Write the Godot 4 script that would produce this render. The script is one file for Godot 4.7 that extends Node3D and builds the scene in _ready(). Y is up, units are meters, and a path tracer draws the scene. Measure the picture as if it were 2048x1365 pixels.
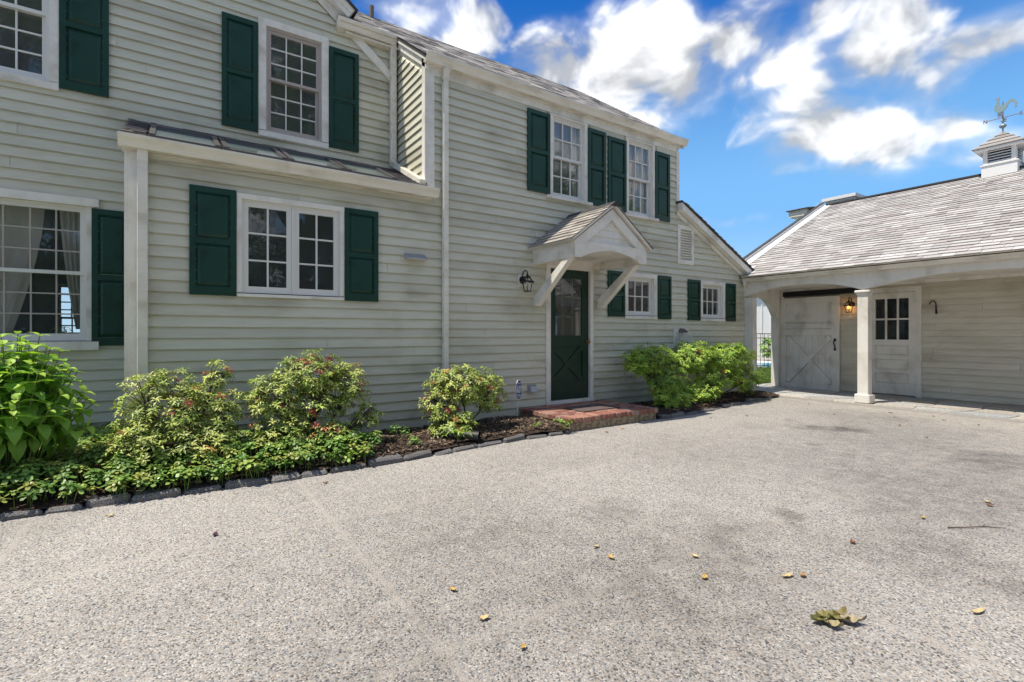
extends Node3D
# A grey clapboard house with green shutters, a driveway and an open-fronted garage wing.
# World: x runs along the house front to the right, y up, z out of the front wall; metres.

const EX := 0.1141          # exposure of one clapboard
const Y0 := 0.067           # lower edge of the lowest clapboard
const SLOPE := 0.715        # main roof, rise per metre

var M := {}
var used := {}
var rng := RandomNumberGenerator.new()


class MB:
	var v := PackedVector3Array()
	var n := PackedVector3Array()
	var c := PackedColorArray()
	var uv := PackedVector2Array()
	var col := Color(1, 1, 1)
	var t := Transform3D.IDENTITY

	func tri(a: Vector3, b: Vector3, d: Vector3) -> void:
		a = t * a
		b = t * b
		d = t * d
		var nn := (b - a).cross(d - a)
		if nn.length_squared() < 1e-18:
			return
		nn = nn.normalized()
		v.push_back(a); v.push_back(d); v.push_back(b)
		for i in 3:
			n.push_back(nn)
			c.push_back(col)
		flat(a, d, b, nn)

	# box mapping in metres: seen along the axis that the face points to
	func flat(a: Vector3, b: Vector3, d: Vector3, nn: Vector3) -> void:
		var m := nn.abs()
		for p in [a, b, d]:
			if m.y >= m.x and m.y >= m.z:
				uv.push_back(Vector2(p.x, p.z))
			elif m.x >= m.z:
				uv.push_back(Vector2(p.z, -p.y))
			else:
				uv.push_back(Vector2(p.x, -p.y))

	func tri_n(a: Vector3, b: Vector3, d: Vector3, na: Vector3, nb: Vector3, nd: Vector3) -> void:
		v.push_back(t * a); v.push_back(t * d); v.push_back(t * b)
		n.push_back((t.basis * na).normalized()); n.push_back((t.basis * nd).normalized()); n.push_back((t.basis * nb).normalized())
		for i in 3:
			c.push_back(col)
		flat(t * a, t * d, t * b, t.basis * (na + nb + nd))

	func quad(a: Vector3, b: Vector3, d: Vector3, e: Vector3) -> void:
		tri(a, b, d)
		tri(a, d, e)

	# corners numbered by bits: 1 = x, 2 = y, 4 = z
	func hexa(p: Array) -> void:
		quad(p[4], p[5], p[7], p[6])
		quad(p[1], p[0], p[2], p[3])
		quad(p[5], p[1], p[3], p[7])
		quad(p[0], p[4], p[6], p[2])
		quad(p[6], p[7], p[3], p[2])
		quad(p[0], p[1], p[5], p[4])

	func box(lo: Vector3, hi: Vector3) -> void:
		var p := []
		for i in 8:
			p.append(Vector3(hi.x if i & 1 else lo.x, hi.y if i & 2 else lo.y, hi.z if i & 4 else lo.z))
		hexa(p)

	func b6(x0: float, x1: float, y0: float, y1: float, z0: float, z1: float) -> void:
		box(Vector3(x0, y0, z0), Vector3(x1, y1, z1))

	func obox(m: Transform3D, size: Vector3) -> void:
		var old := t
		t = t * m
		box(-size / 2, size / 2)
		t = old

	func out(pts: Array, mid: Vector3) -> void:
		var nn: Vector3 = (pts[1] - pts[0]).cross(pts[2] - pts[0])
		var ce := Vector3.ZERO
		for p in pts:
			ce += p
		ce /= pts.size()
		if nn.dot(ce - mid) < 0:
			pts.reverse()
		for i in range(1, pts.size() - 1):
			tri(pts[0], pts[i], pts[i + 1])

	# box with chamfered edges; jit moves the corners a little
	func cbox(m: Transform3D, size: Vector3, r: float, jit := 0.0, rn: RandomNumberGenerator = null) -> void:
		var h := size / 2
		var P := []
		for i in 8:
			var s := Vector3(1 if i & 1 else -1, 1 if i & 2 else -1, 1 if i & 4 else -1)
			var j := Vector3.ZERO
			if jit > 0:
				j = Vector3(rn.randf_range(-jit, jit), rn.randf_range(-jit, jit), rn.randf_range(-jit, jit))
			P.append([m * (Vector3(s.x * h.x, s.y * (h.y - r), s.z * (h.z - r)) + j), m * (Vector3(s.x * (h.x - r), s.y * h.y, s.z * (h.z - r)) + j), m * (Vector3(s.x * (h.x - r), s.y * (h.y - r), s.z * h.z) + j)])
		var mid := m.origin
		out([P[0][0], P[2][0], P[6][0], P[4][0]], mid); out([P[1][0], P[3][0], P[7][0], P[5][0]], mid)
		out([P[0][1], P[1][1], P[5][1], P[4][1]], mid); out([P[2][1], P[3][1], P[7][1], P[6][1]], mid)
		out([P[0][2], P[1][2], P[3][2], P[2][2]], mid); out([P[4][2], P[5][2], P[7][2], P[6][2]], mid)
		for e in [[0, 4], [2, 6], [1, 5], [3, 7]]:
			out([P[e[0]][0], P[e[1]][0], P[e[1]][1], P[e[0]][1]], mid)
		for e in [[0, 2], [4, 6], [1, 3], [5, 7]]:
			out([P[e[0]][0], P[e[1]][0], P[e[1]][2], P[e[0]][2]], mid)
		for e in [[0, 1], [4, 5], [2, 3], [6, 7]]:
			out([P[e[0]][1], P[e[1]][1], P[e[1]][2], P[e[0]][2]], mid)
		for i in 8:
			out([P[i][0], P[i][1], P[i][2]], mid)

	func prism(poly: PackedVector2Array, z0: float, z1: float) -> void:
		var area := 0.0
		for i in poly.size():
			var a := poly[i]
			var b := poly[(i + 1) % poly.size()]
			area += a.x * b.y - b.x * a.y
		if area < 0:
			poly.reverse()
		var idx := Geometry2D.triangulate_polygon(poly)
		for i in range(0, idx.size(), 3):
			var a := poly[idx[i]]
			var b := poly[idx[i + 1]]
			var d := poly[idx[i + 2]]
			if (b - a).cross(d - a) < 0:
				var k := b
				b = d
				d = k
			tri(Vector3(a.x, a.y, z1), Vector3(b.x, b.y, z1), Vector3(d.x, d.y, z1))
			tri(Vector3(a.x, a.y, z0), Vector3(d.x, d.y, z0), Vector3(b.x, b.y, z0))
		for i in poly.size():
			var a := poly[i]
			var b := poly[(i + 1) % poly.size()]
			quad(Vector3(a.x, a.y, z0), Vector3(b.x, b.y, z0), Vector3(b.x, b.y, z1), Vector3(a.x, a.y, z1))

	func tube(pts: Array, radii: Array, seg := 8, closed := true) -> void:
		var rings := []
		var norms := []
		var side := Vector3.ZERO
		for i in pts.size():
			var d: Vector3 = (pts[mini(i + 1, pts.size() - 1)] - pts[maxi(i - 1, 0)]).normalized()
			if i == 0:
				side = d.cross(Vector3(0.31, 0.85, 0.42)).normalized()
			else:
				side = (side - d * side.dot(d)).normalized()
			var up := d.cross(side)
			var ring := []
			var nr := []
			for k in seg:
				var a := TAU * k / seg
				var o := side * cos(a) + up * sin(a)
				nr.append(o)
				ring.append(pts[i] + o * radii[i])
			rings.append(ring)
			norms.append(nr)
		for i in pts.size() - 1:
			for k in seg:
				var l := (k + 1) % seg
				tri_n(rings[i][k], rings[i][l], rings[i + 1][l], norms[i][k], norms[i][l], norms[i + 1][l])
				tri_n(rings[i][k], rings[i + 1][l], rings[i + 1][k], norms[i][k], norms[i + 1][l], norms[i + 1][k])
		if closed:
			for k in seg:
				var l := (k + 1) % seg
				tri(pts[0], rings[0][l], rings[0][k])
				tri(pts[-1], rings[-1][k], rings[-1][l])

	# turned shape round the y axis at p
	func lathe(p: Vector3, prof: Array, seg := 16, turn := 0.0) -> void:
		for i in prof.size() - 1:
			for k in seg:
				var a := TAU * k / seg + turn
				var b := TAU * (k + 1) / seg + turn
				var q0: Vector2 = prof[i]
				var q1: Vector2 = prof[i + 1]
				quad(p + Vector3(cos(b) * q0.x, q0.y, sin(b) * q0.x), p + Vector3(cos(a) * q0.x, q0.y, sin(a) * q0.x), p + Vector3(cos(a) * q1.x, q1.y, sin(a) * q1.x), p + Vector3(cos(b) * q1.x, q1.y, sin(b) * q1.x))

	# a leaf of four faces, folded along its rib
	func leaf(b: Vector3, d: Vector3, s: Vector3, nr: Vector3, ln: float, wd: float, droop: float) -> void:
		var m := b + d * ln * 0.5 + nr * droop * ln * 0.1
		var l := m + s * wd * 0.5 + nr * wd * 0.16
		var r := m - s * wd * 0.5 + nr * wd * 0.16
		var e := b + d * ln - nr * droop * ln * 0.35
		tri(b, m, l); tri(b, r, m); tri(l, m, e); tri(m, r, e)

	func mesh(org := Vector3.ZERO) -> ArrayMesh:
		var a := []
		a.resize(Mesh.ARRAY_MAX)
		var w := v
		if org != Vector3.ZERO:
			w = PackedVector3Array()
			w.resize(v.size())
			for i in v.size():
				w[i] = v[i] - org
		a[Mesh.ARRAY_VERTEX] = w
		a[Mesh.ARRAY_NORMAL] = n
		a[Mesh.ARRAY_COLOR] = c
		a[Mesh.ARRAY_TEX_UV] = uv
		a[Mesh.ARRAY_TEX_UV2] = uv
		var m := ArrayMesh.new()
		m.add_surface_from_arrays(Mesh.PRIMITIVE_TRIANGLES, a)
		return m


# ---------------------------------------------------------------- nodes
func numbered(called: String) -> String:
	var k: int = used.get(called, 0)
	used[called] = k + 1
	return called if k == 0 else "%s_%03d" % [called, k]


func org(o: Node) -> Vector3:
	var p := Vector3.ZERO
	while o is Node3D and o != self:
		p += o.position
		o = o.get_parent()
	return p


func thing(called: String, label: String, category: String, at := Vector3.ZERO, group := "") -> Node3D:
	var o := Node3D.new()
	o.name = numbered(called)
	o.position = at
	add_child(o)
	tag(o, label, category, group)
	return o


func tag(o: Node, label: String, category: String, group := "") -> void:
	o.set_meta("label", label)
	o.set_meta("category", category)
	if group:
		o.set_meta("group", group)


func part(parent: Node, called: String, b: MB, m: Material, label := "") -> MeshInstance3D:
	var o := MeshInstance3D.new()
	o.name = called
	o.mesh = b.mesh(org(parent))
	o.material_override = m
	parent.add_child(o, true)
	if label:
		o.set_meta("label", label)
	return o


func inst(parent: Node, called: String, me: Mesh, m: Material, tr: Transform3D) -> MeshInstance3D:
	var o := MeshInstance3D.new()
	o.name = called
	o.mesh = me
	o.material_override = m
	o.transform = Transform3D(tr.basis, tr.origin - org(parent))
	parent.add_child(o, true)
	return o


func solo(called: String, b: MB, m: Material, label: String, category: String, at := Vector3.ZERO, group := "") -> MeshInstance3D:
	var o := MeshInstance3D.new()
	o.name = numbered(called)
	o.mesh = b.mesh(at)
	o.material_override = m
	o.position = at
	add_child(o)
	tag(o, label, category, group)
	return o


func struct(called: String, b: MB, m: Material, label := "") -> MeshInstance3D:
	var o := MeshInstance3D.new()
	o.name = numbered(called)
	if b:
		o.mesh = b.mesh()
		o.material_override = m
	o.set_meta("kind", "structure")
	if label:
		o.set_meta("label", label)
	add_child(o)
	return o


func multi(parent: Node, called: String, me: Mesh, m: Material, trs: Array, cols: Array) -> MultiMeshInstance3D:
	var mm := MultiMesh.new()
	mm.transform_format = MultiMesh.TRANSFORM_3D
	mm.use_colors = cols.size() > 0
	mm.mesh = me
	mm.instance_count = trs.size()
	for i in trs.size():
		mm.set_instance_transform(i, trs[i])
		if cols.size():
			mm.set_instance_color(i, cols[i])
	var o := MultiMeshInstance3D.new()
	o.name = called
	o.multimesh = mm
	o.material_override = m
	o.set_meta("kind", "stuff")
	parent.add_child(o, true)
	return o


# ---------------------------------------------------------------- materials
func ntex(sd: int, freq: float, stops: Array, type := FastNoiseLite.TYPE_SIMPLEX_SMOOTH, size := 512, oct := 4, ret := -1, normal := false) -> NoiseTexture2D:
	var f := FastNoiseLite.new()
	f.seed = sd
	f.noise_type = type
	f.frequency = freq
	f.fractal_octaves = oct
	if type == FastNoiseLite.TYPE_CELLULAR:
		f.fractal_type = FastNoiseLite.FRACTAL_NONE
		f.cellular_jitter = 0.95
		f.cellular_return_type = ret as FastNoiseLite.CellularReturnType
	var x := NoiseTexture2D.new()
	x.width = size
	x.height = size
	x.seamless = true
	x.seamless_blend_skirt = 0.06
	x.noise = f
	x.normalize = true
	if stops.size():
		var g := Gradient.new()
		var off := PackedFloat32Array()
		var cs := PackedColorArray()
		for s in stops:
			off.push_back(s[0])
			cs.push_back(s[1] if s[1] is Color else Color(s[1], s[1], s[1]))
		g.offsets = off
		g.colors = cs
		x.color_ramp = g
	return x


func mat(called: String, lin: Color, rough: float, vc := false) -> StandardMaterial3D:
	var m := StandardMaterial3D.new()
	m.resource_name = called
	m.albedo_color = lin.linear_to_srgb()
	m.roughness = rough
	m.vertex_color_use_as_albedo = vc
	M[called] = m
	return m


func skin(m: StandardMaterial3D, tex: Texture2D, scale: Vector3, relief: Texture2D = null, depth := 0.0) -> StandardMaterial3D:
	m.uv1_scale = scale
	if tex:
		m.albedo_texture = tex
	if relief:
		m.heightmap_enabled = true
		m.heightmap_texture = relief
		m.heightmap_scale = depth
	return m


func over(m: StandardMaterial3D, tex: Texture2D, scale: Vector3) -> void:
	m.detail_enabled = true
	m.detail_blend_mode = BaseMaterial3D.BLEND_MODE_MUL
	m.detail_uv_layer = BaseMaterial3D.DETAIL_UV_2
	m.detail_albedo = tex
	m.uv2_scale = scale


func materials() -> void:
	var grain := ntex(3, 0.012, [[0.0, 0.94], [0.45, 0.98], [1.0, 1.0]], FastNoiseLite.TYPE_SIMPLEX_SMOOTH, 512, 5)
	var grain_h := ntex(4, 0.02, [], FastNoiseLite.TYPE_SIMPLEX_SMOOTH, 512, 5)
	var grime := ntex(5, 0.006, [[0.0, Color(0.84, 0.825, 0.80)], [0.3, Color(0.955, 0.95, 0.94)], [0.6, Color(1, 1, 1)], [1.0, Color(1, 1, 1)]], FastNoiseLite.TYPE_SIMPLEX_SMOOTH, 512, 5)
	var fine := ntex(6, 0.12, [[0.0, 0.72], [0.5, 0.95], [1.0, 1.0]], FastNoiseLite.TYPE_SIMPLEX_SMOOTH, 512, 3)
	var fine_h := ntex(7, 0.10, [], FastNoiseLite.TYPE_SIMPLEX_SMOOTH, 512, 4)
	var m := mat("siding", Color(0.645, 0.63, 0.505), 0.62, true)
	skin(m, grain, Vector3(0.35, 3.2, 0.35))
	over(m, grime, Vector3(0.22, 0.5, 0.22))
	m = mat("garage_siding", Color(0.62, 0.575, 0.465), 0.62, true)
	skin(m, grain, Vector3(0.35, 3.2, 0.35))
	over(m, grime, Vector3(0.22, 0.5, 0.22))
	m = mat("trim", Color(0.80, 0.77, 0.70), 0.5)
	skin(m, grain, Vector3(1.4, 1.4, 1.4))
	over(m, grime, Vector3(0.6, 0.6, 0.6))
	m = mat("gutter", Color(0.80, 0.755, 0.655), 0.38)
	skin(m, grain, Vector3(0.3, 2.0, 2.0))
	over(m, grime, Vector3(0.5, 1.2, 0.5))
	m = mat("garage_trim", Color(0.78, 0.75, 0.69), 0.5)
	skin(m, grain, Vector3(1.2, 0.35, 1.2))
	over(m, grime, Vector3(0.5, 0.5, 0.5))
	m = mat("garage_door_paint", Color(0.70, 0.67, 0.61), 0.5)
	skin(m, grain, Vector3(2.4, 0.4, 2.4))
	over(m, grime, Vector3(0.6, 0.6, 0.6))
	m = mat("shutter_green", Color(0.010, 0.056, 0.038), 0.38)
	skin(m, fine, Vector3(0.9, 0.9, 0.9))
	over(m, grime, Vector3(0.9, 0.9, 0.9))
	m.metallic_specular = 0.4
	m = mat("door_green", Color(0.010, 0.040, 0.022), 0.40)
	m.metallic_specular = 0.4
	skin(m, fine, Vector3(0.9, 0.9, 0.9))
	over(m, grime, Vector3(0.9, 0.9, 0.9))
	m = mat("taupe_sash", Color(0.42, 0.37, 0.34), 0.45)
	m = mat("white_sash", Color(0.70, 0.69, 0.65), 0.45)
	m = mat("glass", Color(0.6, 0.68, 0.66), 0.02)
	m.transparency = BaseMaterial3D.TRANSPARENCY_ALPHA
	m.albedo_color.a = 0.03
	m.metallic_specular = 0.5
	m = mat("skylight_glass", Color(0.30, 0.42, 0.40), 0.03)
	m.transparency = BaseMaterial3D.TRANSPARENCY_ALPHA
	m.albedo_color.a = 0.30
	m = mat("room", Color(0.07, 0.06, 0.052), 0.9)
	m = mat("curtain", Color(0.36, 0.35, 0.31), 0.9)
	m.backlight_enabled = true
	m.backlight = Color(0.3, 0.3, 0.28)
	var gran := ntex(11, 0.25, [[0.0, 0.62], [0.5, 0.92], [1.0, 1.0]], FastNoiseLite.TYPE_SIMPLEX, 512, 2)
	m = mat("shingle", Color(1, 1, 1), 0.92, true)
	skin(m, gran, Vector3(2.2, 2.2, 2.2), fine_h, 0.15)
	m = mat("dark_edge", Color(0.05, 0.048, 0.05), 0.9)
	m = mat("black_iron", Color(0.012, 0.012, 0.014), 0.42)
	m.metallic = 0.4
	m = mat("bronze_frame", Color(0.07, 0.065, 0.065), 0.4)
	m = mat("brass", Color(0.30, 0.17, 0.07), 0.3)
	m.metallic = 0.9
	m = mat("galvanised", Color(0.42, 0.44, 0.46), 0.4)
	m.metallic = 0.5
	m = mat("stack", Color(0.16, 0.12, 0.11), 0.6)
	# ground
	var peb := ntex(21, 0.115, [[0.0, Color(0.38, 0.365, 0.36)], [0.14, Color(0.60, 0.59, 0.585)], [0.3, Color(0.82, 0.795, 0.765)], [0.42, Color(0.70, 0.69, 0.69)], [0.55, Color(0.89, 0.855, 0.81)], [0.66, Color(0.76, 0.695, 0.635)], [0.78, Color(0.92, 0.905, 0.88)], [0.9, Color(0.64, 0.645, 0.66)], [1.0, Color(1.0, 0.985, 0.96)]], FastNoiseLite.TYPE_CELLULAR, 2048, 1, FastNoiseLite.RETURN_CELL_VALUE)
	var peb_h := ntex(21, 0.115, [[0.0, 1.0], [0.25, 0.92], [0.6, 0.55], [1.0, 0.0]], FastNoiseLite.TYPE_CELLULAR, 2048, 1, FastNoiseLite.RETURN_DISTANCE)
	m = mat("aggregate", Color(0.69, 0.69, 0.68), 0.85)
	skin(m, peb, Vector3(0.60, 0.60, 0.60), peb_h, 0.45)
	over(m, drive_stains(), Vector3(0.05, 0.05, 0.05))
	m = mat("soil", Color(0.9, 0.9, 0.9), 0.95)
	skin(m, ntex(24, 0.03, [[0.0, Color(0.10, 0.075, 0.06)], [0.5, Color(0.24, 0.18, 0.14)], [0.8, Color(0.36, 0.28, 0.22)], [1.0, Color(0.5, 0.42, 0.34)]], FastNoiseLite.TYPE_SIMPLEX, 1024, 5), Vector3(0.9, 0.9, 0.9), fine_h, 1.0)
	m = mat("chips", Color(1, 1, 1), 0.9, true)
	m = mat("granite", Color(1, 1, 1), 0.8, true)
	skin(m, ntex(25, 0.06, [[0.0, Color(0.40, 0.39, 0.40)], [0.4, Color(0.66, 0.65, 0.65)], [0.7, Color(0.78, 0.77, 0.76)], [1.0, Color(0.95, 0.94, 0.92)]], FastNoiseLite.TYPE_SIMPLEX, 512, 5), Vector3(2.2, 2.2, 2.2), fine_h, 1.2)
	m = mat("brick", Color(1, 1, 1), 0.85, true)
	skin(m, ntex(26, 0.05, [[0.0, 0.55], [0.4, 0.86], [1.0, 1.0]], FastNoiseLite.TYPE_SIMPLEX, 512, 5), Vector3(3, 3, 3), fine_h, 0.6)
	m = mat("mortar", Color(0.55, 0.52, 0.48), 0.95)
	skin(m, fine, Vector3(3, 3, 3), fine_h, 0.4)
	m = mat("concrete", Color(0.40, 0.34, 0.25), 0.9)
	skin(m, ntex(27, 0.012, [[0.0, Color(0.52, 0.47, 0.42)], [0.4, Color(0.82, 0.78, 0.72)], [1.0, Color(1, 1, 0.98)]], FastNoiseLite.TYPE_SIMPLEX, 512, 6), Vector3(1.8, 2.6, 1.8), fine_h, 0.4)
	m = mat("flagstone", Color(1, 1, 1), 0.75, true)
	skin(m, ntex(28, 0.02, [[0.0, 0.70], [0.5, 0.92], [1.0, 1.0]], FastNoiseLite.TYPE_SIMPLEX, 512, 5), Vector3(1.3, 1.3, 1.3), fine_h, 0.4)
	m = mat("doormat", Color(0.15, 0.11, 0.105), 0.95)
	skin(m, fine, Vector3(4, 4, 4), fine_h, 0.5)
	# plants
	m = mat("leaf", Color(1, 1, 1), 0.42, true)
	m.backlight_enabled = true
	m.backlight = Color(0.5, 0.55, 0.25)
	m.metallic_specular = 0.45
	m = mat("hydrangea_leaf", Color(0.17, 0.33, 0.045), 0.55)
	m.backlight_enabled = true
	m.backlight = Color(0.55, 0.7, 0.2)
	m = mat("hydrangea_leaf_young", Color(0.34, 0.50, 0.065), 0.55)
	m.backlight_enabled = true
	m.backlight = Color(0.6, 0.75, 0.2)
	m = mat("hydrangea_leaf_deep", Color(0.09, 0.20, 0.04), 0.5)
	m.backlight_enabled = true
	m.backlight = Color(0.4, 0.6, 0.2)
	m = mat("stem", Color(0.16, 0.22, 0.06), 0.7)
	m = mat("twig", Color(0.10, 0.07, 0.05), 0.9)
	m = mat("bark", Color(0.09, 0.07, 0.055), 0.95)
	skin(m, fine, Vector3(1.5, 0.4, 1.5), fine_h, 2.0)
	m = mat("dry_leaf", Color(1, 1, 1), 0.7, true)
	m = mat("lawn", Color(0.9, 0.9, 0.9), 0.9)
	skin(m, ntex(31, 0.05, [[0.0, Color(0.14, 0.25, 0.05)], [0.5, Color(0.24, 0.38, 0.08)], [1.0, Color(0.36, 0.48, 0.14)]], FastNoiseLite.TYPE_SIMPLEX, 512, 5), Vector3(0.8, 0.8, 0.8), fine_h, 2.0)
	m = mat("sign_blue", Color(0.008, 0.045, 0.22), 0.35)
	m = mat("sign_white", Color(0.85, 0.85, 0.85), 0.4)
	m = mat("post_blue_white", Color(0.62, 0.70, 0.80), 0.35)
	m = mat("black_plastic", Color(0.012, 0.012, 0.013), 0.5)
	m = mat("copper_green", Color(0.24, 0.34, 0.36), 0.45)
	m.metallic = 0.2
	m = mat("copper_brown", Color(0.20, 0.13, 0.09), 0.5)
	m.metallic = 0.4
	m = mat("bulb", Color(0.9, 0.7, 0.4), 0.5)
	m.emission_enabled = true
	m.emission = Color(1.0, 0.66, 0.28)
	m.emission_energy_multiplier = 3.5
	m = mat("lamp_glass", Color(0.8, 0.75, 0.6), 0.08)
	m.transparency = BaseMaterial3D.TRANSPARENCY_ALPHA
	m.albedo_color.a = 0.12
	m = mat("pool_water", Color(0.02, 0.30, 0.55), 0.08)
	m = mat("white_wall", Color(0.72, 0.72, 0.72), 0.6)
	m = mat("grey_roof", Color(0.13, 0.13, 0.14), 0.9)
	skin(m, gran, Vector3(1, 1, 1), fine_h, 0.3)


# soiling of the driveway over 20 m x 20 m: oil spots, damp grey patches, tyre-worn strips
func drive_stains() -> ImageTexture:
	var n := 1024
	var f := FastNoiseLite.new()
	f.seed = 23
	f.frequency = 0.55
	f.fractal_octaves = 6
	f.fractal_gain = 0.6
	var g := FastNoiseLite.new()
	g.seed = 29
	g.frequency = 5.0
	g.fractal_octaves = 4
	# x, z, radius, depth, brownness
	var spots := [[3.54, 4.20, 0.13, 0.24, 0.8], [3.43, 4.90, 0.45, 0.10, 0.4], [7.30, 3.05, 0.22, 0.20, 0.1], [6.0, 3.2, 0.14, 0.2, 0.1], [5.6, 3.9, 1.5, 0.09, 0.0], [7.6, 3.6, 1.2, 0.10, 0.0], [2.2, 4.4, 0.9, 0.10, 0.5], [1.2, 4.0, 1.0, 0.07, 0.5], [8.6, 2.6, 0.8, 0.08, 0.0], [1.6, 2.9, 0.8, 0.05, 0.2], [4.4, 2.6, 0.7, 0.05, 0.2], [4.9, 5.2, 1.1, 0.09, 0.0], [0.4, 4.4, 0.7, 0.05, 0.2], [6.9, 4.6, 0.4, 0.12, 0.0], [10.4, 9.0, 1.5, 0.1, 0.0], [-3.0, 6.0, 1.4, 0.08, 0.1]]
	var d := PackedByteArray()
	d.resize(n * n * 3)
	for j in n:
		for i in n:
			var x := (i + 0.5) / n * 20.0
			var z := (j + 0.5) / n * 20.0
			if x > 13.0:
				x -= 20.0
			if z > 16.0:
				z -= 20.0
			var a := f.get_noise_2d(x, z)
			var k := 0.07 * clampf(0.5 - a * 1.8, 0, 1)
			var br := 0.0
			for s in spots:
				var q: float = Vector2(x - s[0], z - s[1]).length_squared() / (s[2] * s[2])
				if q < 5.0:
					var e := clampf(1.25 * exp(-q) + a * 0.9 - 0.15, 0, 1) * (s[3] as float) * 1.15
					k += e
					br += e * (s[4] as float)
			k *= 1.0 + 0.6 * g.get_noise_2d(x, z)
			var at := (j * n + i) * 3
			d[at] = int(255 * clampf(1.0 - k, 0, 1))
			d[at + 1] = int(255 * clampf(1.0 - k - br * 0.05, 0, 1))
			d[at + 2] = int(255 * clampf(1.0 - k - br * 0.12, 0, 1))
	return ImageTexture.create_from_image(Image.create_from_data(n, n, false, Image.FORMAT_RGB8, d))


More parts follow.
